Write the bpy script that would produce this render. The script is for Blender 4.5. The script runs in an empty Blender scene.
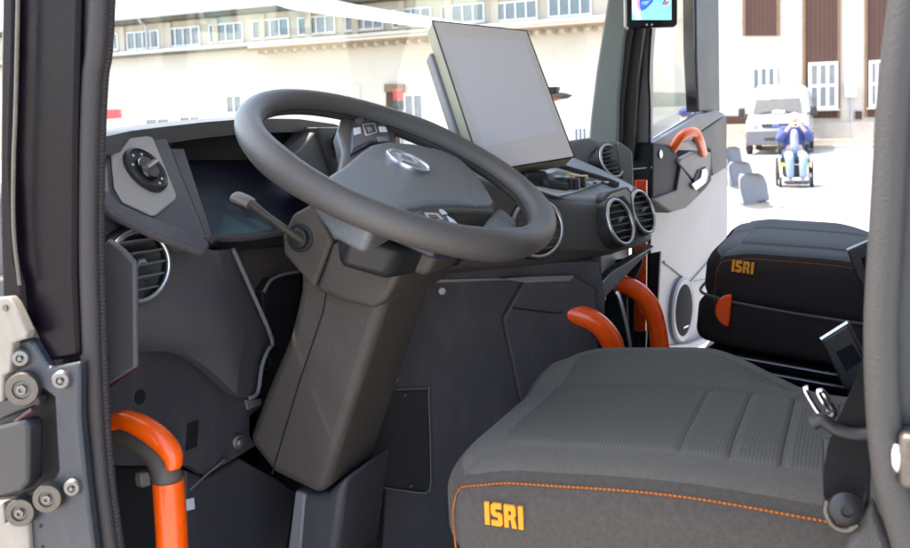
import bpy, bmesh, math, random
from mathutils import Vector, Matrix
random.seed(7)
R = math.radians
S = bpy.context.scene
COL = S.collection
V = Vector

# ------------------------------------------------------------------ camera
# vehicle frame: X = to the passenger side, Y = forward, Z up, camera above the origin
PSI, PIT, ROLL, F = R(24.5), R(4.0), R(1.72), 900.0
f_ = V((math.cos(PSI)*math.cos(PIT), math.sin(PSI)*math.cos(PIT), -math.sin(PIT)))
r0 = V((math.sin(PSI), -math.cos(PSI), 0)); u0 = r0.cross(f_)
r_ = math.cos(ROLL)*r0 - math.sin(ROLL)*u0
u_ = math.cos(ROLL)*u0 + math.sin(ROLL)*r0
CP = V((0, 0, 1.5))

def ray(px, py):
    return f_ + r_*((px-455)/F) - u_*((py-183)/F)
def at(px, py, X=None, Y=None, Z=None, pl=None):
    """point of a real plane of the vehicle seen at a photo position"""
    d = ray(px, py)
    if pl is not None:
        return CP + d*((pl[0]-CP).dot(pl[1])/d.dot(pl[1]))
    if X is not None: return CP + d*((X-CP.x)/d.x)
    if Y is not None: return CP + d*((Y-CP.y)/d.y)
    return CP + d*((Z-CP.z)/d.z)
def plane3(a, b, c):
    n = (b-a).cross(c-a).normalized()
    if n.dot(CP-a) < 0: n = -n
    return (a, n)
def pts(lst, **k): return [at(x, y, **k) for x, y in lst]

cam = bpy.data.cameras.new('camera'); cam.sensor_width = 36; cam.lens = F/910*36
cam.shift_y = -91/910; cam.clip_start = 0.05; cam.clip_end = 2000
cam.dof.use_dof = True; cam.dof.focus_distance = 1.45; cam.dof.aperture_fstop = 10
co = bpy.data.objects.new('camera', cam); COL.objects.link(co)
co.matrix_world = Matrix(((r_.x, u_.x, -f_.x, 0), (r_.y, u_.y, -f_.y, 0), (r_.z, u_.z, -f_.z, 1.5), (0, 0, 0, 1)))
S.camera = co

# ------------------------------------------------------------------ materials
def mat(name, col, rough=.5, metal=0, bump=0, bscale=400, var=0, vscale=8, coat=0, spec=.5, emit=None, estr=0, sheen=0, dust=0, dcol=(.17, .16, .145), dscale=9):
    m = bpy.data.materials.new(name); m.use_nodes = True
    nt = m.node_tree; b = nt.nodes['Principled BSDF']
    b.inputs['Base Color'].default_value = (*col, 1); b.inputs['Roughness'].default_value = rough
    b.inputs['Metallic'].default_value = metal; b.inputs['Coat Weight'].default_value = coat
    b.inputs['Specular IOR Level'].default_value = spec
    if sheen: b.inputs['Sheen Weight'].default_value = sheen; b.inputs['Sheen Roughness'].default_value = .5
    if emit: b.inputs['Emission Color'].default_value = (*emit, 1); b.inputs['Emission Strength'].default_value = estr
    tc = nt.nodes.new('ShaderNodeTexCoord')
    if var or dust:
        n = nt.nodes.new('ShaderNodeTexNoise'); n.inputs['Scale'].default_value = vscale; n.inputs['Detail'].default_value = 6
        nt.links.new(tc.outputs['Object'], n.inputs['Vector'])
        mx = nt.nodes.new('ShaderNodeMix'); mx.data_type = 'RGBA'
        mx.inputs[6].default_value = (*[c*(1-var) for c in col], 1); mx.inputs[7].default_value = (*[min(1, c*(1+var)) for c in col], 1)
        nt.links.new(n.outputs['Fac'], mx.inputs[0]); nt.links.new(mx.outputs[2], b.inputs['Base Color'])
        if dust:                                       # worn and dusty patches with a shape of their own
            nd = nt.nodes.new('ShaderNodeTexNoise'); nd.inputs['Scale'].default_value = dscale; nd.inputs['Detail'].default_value = 12; nd.inputs['Roughness'].default_value = .72
            mpn = nt.nodes.new('ShaderNodeMapping'); mpn.inputs['Scale'].default_value = (1, 1, .45)
            nt.links.new(tc.outputs['Object'], mpn.inputs[0]); nt.links.new(mpn.outputs[0], nd.inputs['Vector'])
            rp_ = nt.nodes.new('ShaderNodeMapRange'); rp_.inputs[1].default_value = .50; rp_.inputs[2].default_value = .72; rp_.inputs[4].default_value = dust
            nt.links.new(nd.outputs['Fac'], rp_.inputs[0])
            m2 = nt.nodes.new('ShaderNodeMix'); m2.data_type = 'RGBA'; m2.inputs[7].default_value = (*dcol, 1)
            nt.links.new(rp_.outputs[0], m2.inputs[0]); nt.links.new(mx.outputs[2], m2.inputs[6]); nt.links.new(m2.outputs[2], b.inputs['Base Color'])
        mr = nt.nodes.new('ShaderNodeMapRange'); mr.inputs[3].default_value = max(.05, rough-.1); mr.inputs[4].default_value = min(1, rough+.12)
        nt.links.new(n.outputs['Fac'], mr.inputs[0]); nt.links.new(mr.outputs[0], b.inputs['Roughness'])
    if bump:
        n2 = nt.nodes.new('ShaderNodeTexNoise'); n2.inputs['Scale'].default_value = bscale; n2.inputs['Detail'].default_value = 3
        nt.links.new(tc.outputs['Object'], n2.inputs['Vector'])
        bp = nt.nodes.new('ShaderNodeBump'); bp.inputs['Strength'].default_value = bump; bp.inputs['Distance'].default_value = .002
        nt.links.new(n2.outputs['Fac'], bp.inputs['Height']); nt.links.new(bp.outputs['Normal'], b.inputs['Normal'])
    return m

def ribbed(name, col, axis, period, strength=.5, rough=.8, dist=.002, col2=None, noise=True):
    """material with fine parallel ribs along one object axis"""
    m = bpy.data.materials.new(name); m.use_nodes = True
    nt = m.node_tree; b = nt.nodes['Principled BSDF']
    b.inputs['Base Color'].default_value = (*col, 1); b.inputs['Roughness'].default_value = rough
    b.inputs['Specular IOR Level'].default_value = .25
    tc = nt.nodes.new('ShaderNodeTexCoord')
    w = nt.nodes.new('ShaderNodeTexWave'); w.bands_direction = axis; w.inputs['Scale'].default_value = .314/period
    w.inputs['Distortion'].default_value = .25; w.inputs['Detail'].default_value = 1; w.inputs['Detail Scale'].default_value = 30
    nt.links.new(tc.outputs['Object'], w.inputs['Vector'])
    h = w.outputs['Fac']
    if noise:
        n = nt.nodes.new('ShaderNodeTexNoise'); n.inputs['Scale'].default_value = 700
        nt.links.new(tc.outputs['Object'], n.inputs['Vector'])
        ad = nt.nodes.new('ShaderNodeMath'); ad.operation = 'ADD'
        nt.links.new(w.outputs['Fac'], ad.inputs[0]); nt.links.new(n.outputs['Fac'], ad.inputs[1]); h = ad.outputs[0]
    bp = nt.nodes.new('ShaderNodeBump'); bp.inputs['Strength'].default_value = strength; bp.inputs['Distance'].default_value = dist
    nt.links.new(h, bp.inputs['Height']); nt.links.new(bp.outputs['Normal'], b.inputs['Normal'])
    c2 = col2 or tuple(c*.55 for c in col)
    mx = nt.nodes.new('ShaderNodeMix'); mx.data_type = 'RGBA'
    mx.inputs[6].default_value = (*c2, 1); mx.inputs[7].default_value = (*col, 1)
    nt.links.new(w.outputs['Fac'], mx.inputs[0]); nt.links.new(mx.outputs[2], b.inputs['Base Color'])
    return m

def glass(name, tint=(.95, .97, .96), refl=.09):
    m = bpy.data.materials.new(name); m.use_nodes = True
    nt = m.node_tree; nt.nodes.remove(nt.nodes['Principled BSDF']); out = nt.nodes['Material Output']
    t = nt.nodes.new('ShaderNodeBsdfTransparent'); t.inputs[0].default_value = (*tint, 1)
    g = nt.nodes.new('ShaderNodeBsdfGlossy'); g.inputs['Roughness'].default_value = .02
    lw = nt.nodes.new('ShaderNodeLayerWeight'); lw.inputs[0].default_value = .35
    mu = nt.nodes.new('ShaderNodeMath'); mu.operation = 'MULTIPLY_ADD'; mu.inputs[1].default_value = .10; mu.inputs[2].default_value = refl*.1
    nt.links.new(lw.outputs['Fresnel'], mu.inputs[0])
    x = nt.nodes.new('ShaderNodeMixShader'); nt.links.new(mu.outputs[0], x.inputs[0])
    nt.links.new(t.outputs[0], x.inputs[1]); nt.links.new(g.outputs[0], x.inputs[2]); nt.links.new(x.outputs[0], out.inputs[0])
    return m

M = dict(
    dash=mat('dash_plastic', (.065, .062, .062), .44, bump=.6, bscale=600, var=.10, dust=.12, dscale=18),
    dash_blue=mat('dark_blue_grey_plastic', (.050, .048, .057), .50, bump=.5, bscale=600, var=.12, dust=.22, dscale=14),
    fascia=mat('fascia_plastic', (.080, .077, .084), .48, bump=.6, bscale=600, var=.10, dust=.12, dscale=18),
    brown=mat('column_plastic', (.074, .062, .055), .46, bump=.7, bscale=600, var=.10, dust=.16, dscale=16),
    black=mat('black_plastic', (.016, .016, .018), .45, bump=.2, bscale=900, var=.2),
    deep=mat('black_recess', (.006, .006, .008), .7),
    gloss=mat('gloss_black', (.008, .007, .012), .12, coat=.5),
    pillar=mat('black_pillar_paint', (.0045, .0028, .0050), .30, var=.3, vscale=30, coat=.0, spec=.14, bump=.15, bscale=120),
    bluegrey=mat('blue_grey_metal_paint', (.020, .024, .032), .42, dust=.28, dcol=(.09, .09, .09), dscale=40, var=.25, vscale=60, bump=.2, bscale=300),
    leather=mat('wheel_leather', (.088, .080, .074), .34, bump=.5, bscale=700, var=.08),
    pad=mat('hub_plastic', (.135, .145, .155), .28, bump=.35, bscale=900, var=.05),
    silver=mat('satin_silver', (.55, .56, .58), .3, metal=.9, var=.06, vscale=40),
    chrome=mat('chrome', (.75, .75, .77), .12, metal=1),
    steel=mat('worn_steel', (.13, .115, .10), .42, metal=.8, var=.3, vscale=120, bump=.3, bscale=300),
    boltm=mat('zinc_bolt', (.20, .19, .18), .38, metal=.8, var=.2, vscale=200),
    grey=mat('light_grey_insert', (.40, .375, .35), .5, bump=.2, bscale=900, var=.05),
    midgrey=mat('mid_grey_trim', (.17, .17, .18), .5, bump=.3, bscale=700, var=.06),
    ptrim=mat('grey_green_pillar_trim', (.155, .172, .165), .6, bump=.4, bscale=600, var=.06),
    blueshade=mat('blue_grey_trim', (.30, .33, .36), .4, bump=.25, bscale=700, var=.06),
    orange=mat('orange_coating', (.88, .095, .004), .28, coat=.3, dust=.18, dcol=(.45, .06, .01), dscale=30, var=.10, vscale=20, bump=.08, bscale=200),
    orange_red=mat('red_orange_coating', (.95, .085, .004), .26, coat=.3, dust=.18, dcol=(.45, .05, .01), dscale=30, var=.06, vscale=20),
    thread=ribbed('orange_thread', (.52, .15, .03), 'Y', .0052, .8, .75, .002, (.22, .07, .02)),
    logo=mat('orange_embroidery', (.85, .30, .015), .7, bump=.5, bscale=900),
    seal=mat('door_rubber', (.026, .0215, .022), .6, bump=.4, bscale=500, var=.1),
    seat_side=mat('seat_side_cloth', (.084, .071, .062), .92, bump=1, bscale=900, var=.38, vscale=170, spec=.15, sheen=.12),
    seat_top=mat('seat_border_cloth', (.118, .106, .089), .92, bump=1, bscale=900, var=.25, vscale=170, spec=.2, sheen=.15),
    rib=ribbed('seat_ribbed_cloth', (.118, .112, .099), 'Y', .0042, .22, .9, .0012, (.088, .084, .075)),
    pseat_side=mat('black_seat_cloth', (.036, .028, .028), .92, bump=1, bscale=900, var=.45, vscale=150, spec=.15),
    pseat_top=mat('blue_black_seat_cloth', (.075, .088, .102), .85, bump=.7, bscale=1400, var=.1, vscale=300, spec=.25, sheen=.25),
    prib=mat('dark_seat_panel_cloth', (.050, .058, .072), .85, bump=.8, bscale=1200, var=.15, vscale=200, sheen=.2),
    web=ribbed('belt_webbing', (.012, .012, .013), 'Z', .0022, .6, .7, .001),
    white_door=mat('white_door_paint', (.215, .207, .215), .42, bump=.06, bscale=60, var=.03),
    cream=mat('cream_paint', (.22, .195, .165), .4, var=.15, vscale=40, dust=.3, dcol=(.10, .085, .07), dscale=40),
    screen=mat('unlit_screen', (.60, .585, .62), .40, coat=.15, var=.03, vscale=5, dust=.12, dcol=(.48, .47, .48), dscale=12),
    scr_border=mat('screen_border', (.58, .54, .53), .45, var=.02),
    olive=mat('olive_grey_housing', (.26, .25, .18), .45, bump=.25, bscale=700, var=.06),
    disp=mat('instrument_glass', (.020, .020, .042), .28, coat=.15),
    red=mat('red_plastic', (.45, .02, .025), .35, var=.1),
    vinyl=mat('floor_vinyl', (.020, .019, .022), .6, bump=.6, bscale=250, var=.3, vscale=40),
    liner=mat('headliner', (.72, .72, .72), .85, bump=.3, bscale=300),
    btn=mat('button_white', (.62, .66, .70), .5),
    btn_dark=mat('button_blue_black', (.022, .026, .042), .35),
    yellow=mat('yellow_button', (.75, .45, .02), .5),
    glass=glass('clear_glass'),
    lit_seal=mat('lit_door_rubber', (.038, .035, .033), .55, bump=.4, bscale=500, var=.1),  # same rubber as the front seal, brighter light there put into its colour
    wall_panel=mat('rear_wall_panel', (.5, .5, .5), .7),
    tip=mat('stalk_tip_plastic', (.20, .175, .16), .42, bump=.3, bscale=800),
    slatm=mat('vent_slat', (.10, .10, .105), .35, var=.1),
    traym=mat('pale_tray', (.50, .52, .55), .35, var=.05),
    door_blue=mat('blue_grey_door_plastic', (.060, .066, .076), .42, bump=.2, bscale=700, var=.06),
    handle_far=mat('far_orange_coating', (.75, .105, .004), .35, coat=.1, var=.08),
    underside=mat('maroon_underside', (.045, .010, .010), .5),
    door_dark=mat('dark_door_plastic', (.0085, .0085, .0105), .6, bump=.3, bscale=700, var=.06, spec=.25),
    door_mid=mat('grey_door_plastic', (.030, .030, .033), .5, bump=.3, bscale=700, var=.06),
    # outside
    concrete=mat('pale_concrete', (.36, .35, .33), .9, dust=.35, dcol=(.20, .19, .18), dscale=.35, bump=.3, bscale=3, var=.18, vscale=.5),
    plaster=mat('cream_plaster', (.48, .43, .35), .9, dust=.30, dcol=(.22, .19, .14), dscale=.5, bump=.3, bscale=6, var=.10, vscale=.9),
    plaster2=mat('white_plaster', (.52, .48, .42), .9, dust=.28, dcol=(.27, .24, .19), dscale=.45, bump=.3, bscale=6, var=.08, vscale=.9),
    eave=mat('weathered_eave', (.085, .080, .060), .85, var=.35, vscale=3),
    wframe=mat('white_window_frame', (.74, .75, .76), .5, var=.05),
    wglass=mat('window_pane', (.10, .14, .17), .08, var=.5, vscale=2.2, spec=.8),
    wglass2=mat('window_pane_curtain', (.20, .21, .22), .2, var=.35, vscale=5),
    copper=mat('brown_gutter', (.17, .10, .05), .6, var=.3, vscale=4),
    zinc=mat('zinc_pipe', (.38, .42, .45), .45, metal=.5, var=.15),
    plank=ribbed('brown_timber', (.085, .045, .034), 'Y', .16, .12, .75, .01, (.064, .035, .028), False),
    plinth=mat('stone_plinth', (.42, .38, .33), .9, bump=.4, bscale=5, var=.2, vscale=2),
    van=mat('van_white_paint', (.50, .51, .52), .25, coat=.5, var=.02),
    vanlow=mat('van_grey_bumper', (.115, .115, .13), .45, var=.08),
    vglass=mat('van_glass', (.05, .055, .055), .08, var=.5, vscale=2, spec=.8),
    tyre=mat('tyre', (.02, .02, .021), .75, bump=.4, bscale=80),
    blue_led=mat('blue_grille', (.06, .10, .30), .4, var=.3, vscale=12),
    chairp=mat('grey_chair_plastic', (.15, .155, .168), .40, bump=.1, bscale=200, var=.04),
    lightmetal=mat('pale_tube', (.70, .70, .70), .35, metal=.3),
    skin=mat('skin', (.55, .33, .24), .55, var=.06), hair=mat('white_hair', (.7, .68, .66), .8, bump=.6, bscale=120),
    jacket=mat('blue_jacket', (.035, .055, .17), .8, bump=.5, bscale=60, var=.2, vscale=14),
    shirt=mat('pale_patterned_shirt', (.30, .35, .50), .8, var=.6, vscale=16),
    jeans=mat('pale_blue_jeans', (.20, .28, .42), .85, bump=.4, bscale=80, var=.15, vscale=12),
    shoe=mat('dark_shoe', (.035, .035, .05), .5), lime=mat('lime_plastic', (.55, .70, .06), .5),
    redcloth=mat('red_banner', (.55, .04, .05), .7, var=.12), grime=mat('grey_grime', (.25, .26, .22), .95, var=.4, vscale=1.5),
)

# ------------------------------------------------------------------ mesh helpers
ROOT = {}
def thing(name, label, cat, loc, group=None):
    o = bpy.data.objects.new(name, None); o.empty_display_size = .1; COL.objects.link(o)
    o.location = loc; o['label'] = label; o['category'] = cat
    if group: o['group'] = group
    ROOT[o] = V(loc)
    return o
def tag(o, label, cat, group=None):
    o['label'] = label; o['category'] = cat
    if group: o['group'] = group
    return o

class MB:
    def __init__(s): s.b = bmesh.new()
    def prism(s, P, vec, taper=None):
        """polygon P extruded by vec"""
        P = [V(p) for p in P]; vec = V(vec); n = len(P)
        a = [s.b.verts.new(p) for p in P]
        if taper:
            c = sum(P, V())/n; b = [s.b.verts.new(c+(p-c)*taper+vec) for p in P]
        else: b = [s.b.verts.new(p+vec) for p in P]
        s.b.faces.new(a); s.b.faces.new(b[::-1])
        for i in range(n): s.b.faces.new((a[i], b[i], b[(i+1) % n], a[(i+1) % n]))
        return s
    def box(s, c, d, rot=None):
        m = Matrix.LocRotScale(V(c), rot, V(d))
        bmesh.ops.create_cube(s.b, size=1, matrix=m); return s
    def rings(s, rings, cap=True, closed=False):
        L = [[s.b.verts.new(p) for p in r] for r in rings]
        n = len(L[0]); k = len(L)
        for i in range(k if closed else k-1):
            A, B = L[i], L[(i+1) % k]
            for j in range(n): s.b.faces.new((A[j], A[(j+1) % n], B[(j+1) % n], B[j]))
        if cap and not closed:
            s.b.faces.new(L[0][::-1]); s.b.faces.new(L[-1])
        return s
    def grid(s, rows, thick=None):
        L = [[s.b.verts.new(p) for p in r] for r in rows]
        for i in range(len(L)-1):
            for j in range(len(L[0])-1): s.b.faces.new((L[i][j], L[i][j+1], L[i+1][j+1], L[i+1][j]))
        if thick is not None:
            t = V(thick)
            K = [[s.b.verts.new(p+t) for p in r] for r in rows]
            for i in range(len(K)-1):
                for j in range(len(K[0])-1): s.b.faces.new((K[i][j], K[i+1][j], K[i+1][j+1], K[i][j+1]))
            m, n = len(L), len(L[0])
            loop = [(0, j) for j in range(n)]+[(i, n-1) for i in range(1, m)]+[(m-1, j) for j in range(n-2, -1, -1)]+[(i, 0) for i in range(m-2, 0, -1)]
            for q in range(len(loop)):
                a, b = loop[q], loop[(q+1) % len(loop)]
                s.b.faces.new((L[a[0]][a[1]], K[a[0]][a[1]], K[b[0]][b[1]], L[b[0]][b[1]]))
        return s
    def tube(s, path, r, n=14, closed=False, sub=6, flat=1.0, up=None):
        P = smooth(path, sub, closed) if sub > 1 else [V(p) for p in path]
        k = len(P); rr = r if callable(r) else (lambda t: r)
        rings = []; prev = None
        for i in range(k):
            if closed: t = P[(i+1) % k]-P[i-1]
            else: t = P[min(i+1, k-1)]-P[max(i-1, 0)]
            t.normalize()
            if prev is None:
                q = V(up) if up else (V((0, 0, 1)) if abs(t.z) < .9 else V((1, 0, 0)))
            else: q = prev
            q = (q - t*q.dot(t)).normalized(); w = t.cross(q); prev = q
            ra = rr(i/(k-1))
            rings.append([P[i]+q*(ra*math.sin(2*math.pi*j/n)*flat)+w*(ra*math.cos(2*math.pi*j/n)) for j in range(n)])
        return s.rings(rings, True, closed)
    def cyl(s, c, axis, r, h, n=24, r2=None):
        axis = V(axis).normalized(); a = axis.orthogonal().normalized(); b = axis.cross(a); c = V(c); r2 = r if r2 is None else r2
        return s.rings([[c+axis*z+(a*math.cos(2*math.pi*j/n)+b*math.sin(2*math.pi*j/n))*q for j in range(n)] for z, q in ((0, r), (h, r2))])
    def lathe(s, c, axis, prof, n=36, up=None, sx=1):
        """prof: (radius, height along axis)"""
        axis = V(axis).normalized(); a = axis.orthogonal().normalized()
        if up is not None: a = (V(up)-axis*V(up).dot(axis)).normalized()
        b = axis.cross(a); c = V(c)
        return s.rings([[c+axis*z+(a*math.cos(2*math.pi*j/n)+b*math.sin(2*math.pi*j/n)*sx)*q for j in range(n)] for q, z in prof])
    def sphere(s, c, d, rot=None, n=16):
        bmesh.ops.create_uvsphere(s.b, u_segments=n, v_segments=n//2+2, radius=1, matrix=Matrix.LocRotScale(V(c), rot, V(d))); return s
    def rbox(s, c, d, r, seg=8, fn=None):
        """rounded box, optional vertex displacement fn(v)->v"""
        c, d = V(c), V(d); h = d/2; nb = bmesh.new()
        n = [max(3, int(seg)) for _ in range(3)]
        bmesh.ops.create_cube(nb, size=2)
        bmesh.ops.subdivide_edges(nb, edges=nb.edges[:], cuts=seg, use_grid_fill=True)
        mp = {}
        for v in nb.verts:
            p = V([math.copysign(1-(1-abs(x))**1.6, x) if 1 else x for x in v.co])
            p = V((p.x*h.x, p.y*h.y, p.z*h.z))
            q = V([max(-h[i]+r, min(h[i]-r, p[i])) for i in range(3)])
            e = p-q
            if e.length > 1e-9: p = q+e.normalized()*r*min(1, max(abs(e[i]) for i in range(3))/r)
            p = c+p
            if fn: p = fn(p)
            mp[v] = s.b.verts.new(p)
        for f in nb.faces: s.b.faces.new([mp[v] for v in f.verts])
        nb.free(); return s
    def build(s, name, m, parent=None, bevel=0, seg=2, sharp=40, subsurf=0, flip=False):
        bmesh.ops.remove_doubles(s.b, verts=s.b.verts[:], dist=1e-6)
        bmesh.ops.recalc_face_normals(s.b, faces=s.b.faces[:])
        off = V()
        if parent is not None:
            p = parent
            while p not in ROOT: p = p.parent
            off = ROOT[p]
        for v in s.b.verts: v.co -= off
        me = bpy.data.meshes.new(name); s.b.to_mesh(me); s.b.free()
        for p in me.polygons: p.use_smooth = True
        me.set_sharp_from_angle(angle=R(sharp))
        me.materials.append(M[m] if isinstance(m, str) else m)
        o = bpy.data.objects.new(name, me); COL.objects.link(o)
        if parent is not None: o.parent = parent
        if bevel:
            md = o.modifiers.new('bevel', 'BEVEL'); md.width = bevel; md.segments = seg; md.limit_method = 'ANGLE'; md.angle_limit = R(35)
        if subsurf:
            md = o.modifiers.new('sub', 'SUBSURF'); md.levels = subsurf; md.render_levels = subsurf
        return o

def smooth(P, sub=6, closed=False):
    P = [V(p) for p in P]; n = len(P); out = []
    for i in range(n if closed else n-1):
        g = (lambda k: P[k % n]) if closed else (lambda k: P[max(0, min(n-1, k))])
        a, b, c, d = g(i-1), g(i), g(i+1), g(i+2)
        for j in range(sub):
            t = j/sub
            out.append(.5*((2*b)+(c-a)*t+(2*a-5*b+4*c-d)*t*t+(3*b-a-3*c+d)*t**3))
    if not closed: out.append(P[-1])
    return out
def slab(name, px, m, parent, th, plane=None, bevel=.003, seg=2, depth=None, smoothn=0, **k):
    """flat panel: outline on one plane of the vehicle, real thickness away from the door"""
    if plane is not None: k['pl'] = plane
    P = pts(px, **k)
    if smoothn: P = smooth(P, smoothn, True)
    if plane is not None: n = plane[1]
    elif 'X' in k: n = V((-1, 0, 0))
    elif 'Y' in k: n = V((0, -1, 0))
    else: n = V((0, 0, 1))
    return MB().prism(P, -n*th).build(name, m, parent, bevel, seg)
def disc_frame(n):
    n = V(n).normalized(); up = (V((0, 0, 1))-n*n.z).normalized(); return n, up, up.cross(n)

# ------------------------------------------------------------------ world, sun
w = bpy.data.worlds.new('World'); S.world = w; w.use_nodes = True
nt = w.node_tree; sk = nt.nodes.new('ShaderNodeTexSky'); sk.sky_type = 'NISHITA'; sk.sun_disc = False
SUN_EL, SUN_AZ = R(68), R(98)          # direction towards the sun, azimuth from +X to +Y
sk.sun_elevation = SUN_EL; sk.sun_rotation = R(90)-SUN_AZ
sk.air_density = 1.0; sk.dust_density = 2.0; sk.ozone_density = 1.0
nt.links.new(sk.outputs[0], nt.nodes['Background'].inputs[0]); nt.nodes['Background'].inputs[1].default_value = .15
sl = bpy.data.lights.new('sun', 'SUN'); sl.energy = 2.0; sl.angle = R(.53); sl.color = (1, .95, .88)
so = bpy.data.objects.new('sun', sl); COL.objects.link(so)
sd = V((math.cos(SUN_EL)*math.cos(SUN_AZ), math.cos(SUN_EL)*math.sin(SUN_AZ), math.sin(SUN_EL)))
so.rotation_euler = sd.to_track_quat('Z', 'Y').to_euler()
vs = S.view_settings; vs.view_transform = 'Standard'; vs.look = 'None'; vs.gamma = 1; vs.use_curve_mapping = False; vs.exposure = 2.65; vs.use_white_balance = True; vs.white_balance_temperature = 7400; vs.white_balance_tint = 12
S.cycles.max_bounces = 10; S.cycles.diffuse_bounces = 6; S.cycles.transparent_max_bounces = 12
#PART2
# ------------------------------------------------------------------ truck cab
XD = .68                                                      # plane of the driver's doorway
cab = thing('truck_cab', 'dark low-entry truck cab seen through its driver doorway, far door swung open', 'truck', (1.78, .4, .5))
def P2(name, c, d, m, bevel=.004): return MB().box(c, d).build(name, m, cab, bevel)
P2('floor', (1.78, .42, .54), (2.2, 1.5, .06), 'vinyl')
P2('roof', (1.78, .40, 2.46), (2.3, 1.75, .08), 'liner')
P2('rear_wall', (1.78, -.36, 1.50), (2.22, .06, 1.9), 'wall_panel')
P2('front_wall', (1.78, 1.17, .92), (2.26, .05, .82), 'black')
P2('footwell_side', (.715, .96, .92), (.05, .36, .84), 'dash_blue'); P2('footwell_side', (2.845, .93, .92), (.05, .44, .84), 'dash_blue')
P2('rear_side_panel', (2.86, -.25, 1.5), (.06, .158, 1.9), 'midgrey'); P2('rear_side_panel', (.70, -.22, 1.5), (.05, .28, 1.9), 'midgrey')
P2('header', (1.78, 1.08, 2.27), (2.2, .14, .34), 'liner')  # out of view; bottom edge lowered to keep sun off the steering column
P2('door_header', (.70, .36, 2.23), (.07, 1.0, .40), 'midgrey'); P2('door_header', (2.85, .36, 2.23), (.07, .70, .40), 'midgrey')
MB().prism(pts([(26, -430), (17, 60), (14, 160), (19, 262), (24, 290), (33, 330), (70, 356), (68, 275), (69, 135), (81, -430)], X=.6775), (.030, .055, 0)).build('pillar_core', 'black', cab)
P2('front_corner', (.745, .995, 1.14), (.08, .26, .60), 'dash_blue', .02)
P2('cowl', (1.78, 1.10, 1.30), (2.2, .12, .19), 'black', .01)
# driver doorway: black front pillar, rubber seal, hinge hardware
slab('front_pillar', [(26, -430), (17, 60), (14, 160), (19, 262), (24, 290), (33, 330), (49, 362), (78, 356), (74, 275), (75, 135), (89, -430)], 'pillar', cab, .012, X=.665, bevel=.004)
slab('pillar_flange', [(9, -430), (0, 60), (-1, 200), (3, 330), (26, 330), (22, 285), (15, 262), (10, 160), (13, 60), (21, -430)], 'pillar', cab, .03, X=.655, bevel=.004)
MB().tube(pts([(26.5, -430), (17, 60), (14, 160), (14, 230), (20, 285)], X=.652), .0022, 8).build('edge_bead', 'steel', cab)
slab('pillar_edge', [(90, -430), (76, 135), (75, 275), (79, 365), (79, 372), (89, 372), (86, 275), (87, 135), (102, -430)], 'bluegrey', cab, .010, X=.674, bevel=.003)
sp = [(112, -430), (99, 0), (92, 80), (89, 150), (88, 230), (90, 310), (93, 400), (99, 480), (111, 570)]
seal = MB().tube(pts(sp, X=.679), .0115, 14, flat=.8).build('door_seal', 'seal', cab)
MB().tube(pts([(x+11, y) for x, y in sp], X=.688), .0058, 12).build('seal_lip', ribbed('ribbed_rubber', (.050, .042, .042), 'Z', .0042, .7, .6, .0015), seal)
MB().prism(pts([(x-12, y) for x, y in sp]+[(x-3, y) for x, y in sp[::-1]], X=.690), (.016, 0, 0)).build('seal_channel', 'black', cab)
hp = slab('hinge_plate', [(10, 343), (29, 339), (34, 345), (48, 368), (79, 362), (79, 420), (86, 490), (96, 570), (34, 570), (27, 492), (50, 486), (58, 470), (56, 440), (54, 398), (44, 390), (30, 390), (12, 395)], 'bluegrey', cab, .012, X=.655, bevel=.003)
slab('hinge_cavity', [(-10, 385), (60, 385), (62, 490), (-10, 500)], 'deep', cab, .03, X=.672, bevel=.002)
def bolt(px, py, r, parent, m='boltm', X=.655, name='bolt', skt='deep'):
    c = at(px, py, X=X); s = r*(c-CP).dot(f_)/F*1.02; AX = V((-.86, -.5, .05)).normalized()
    b = MB().lathe(c+AX*.002, AX, [(s, 0), (s, .003), (s*.8, .006), (s*.45, .0065), (s*.42, .003)], 20)
    b.cyl(c+AX*.0055, AX, s*.24, .0052, 6)
    return b.build(name, m, parent, sharp=30)
for b in ((23, 357, 9), (63, 379, 9.5), (74, 486, 8.5)): bolt(*b, hp)
for b in ((41, 526, 3), (43, 547, 3)): MB().cyl(at(b[0], b[1], X=.6555), (-1, 0, 0), .0022, .0012, 12).build('hole', 'deep', hp)
def roller(px, py, r):
    c = at(px, py, X=.645); s = r*(c-CP).dot(f_)/F*1.0; AX = V((-.86, -.5, .05)).normalized()
    o = MB().lathe(c-AX*.020, AX, [(s*.96, 0), (s*.96, .014), (s, .015), (s, .021), (s*.93, .024), (s*.55, .0245), (s*.50, .0225), (s*.30, .0225)], 28).build('hinge_roller', 'steel', cab, sharp=30)
    MB().lathe(c+AX*.002, AX, [(s*.33, 0), (s*.30, .004), (s*.16, .0045), (s*.14, .002)], 6).build('bolt', 'boltm', o, sharp=30)
roller(23, 389, 17); roller(48, 498, 14.5); roller(21, 512, 14.5)
slab('hinge_arm', [(-10, 428), (24, 420), (28, 426), (28, 482), (20, 492), (-10, 498)], 'black', cab, .02, X=.640, bevel=.006, seg=3)
slab('hinge_link', [(-10, 400), (8, 398), (36, 396), (38, 406), (20, 412), (-10, 424)], 'black', cab, .015, X=.648, bevel=.003)
MB().tube(pts([(16, 422), (26, 414), (33, 409)], X=.646), .0025, 8).build('cable', 'underside', cab)
# the near door itself is swung forward, only its cream edge plates show
dp = slab('door_edge_plate', [(-25, 300), (8, 297), (13, 303), (27, 333), (25, 339), (12, 343), (10, 372), (3, 376), (2, 402), (-25, 405)], 'cream', cab, .012, X=.645, bevel=.002)
MB().cyl(at(6, 308, X=.6445), (-1, 0, 0), .0035, .0015, 14).build('hole', 'steel', dp)
slab('door_edge_plate', [(-25, 505), (3, 503), (4, 524), (27, 515), (30, 570), (-25, 570)], 'cream', cab, .012, X=.650, bevel=.002)
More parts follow.
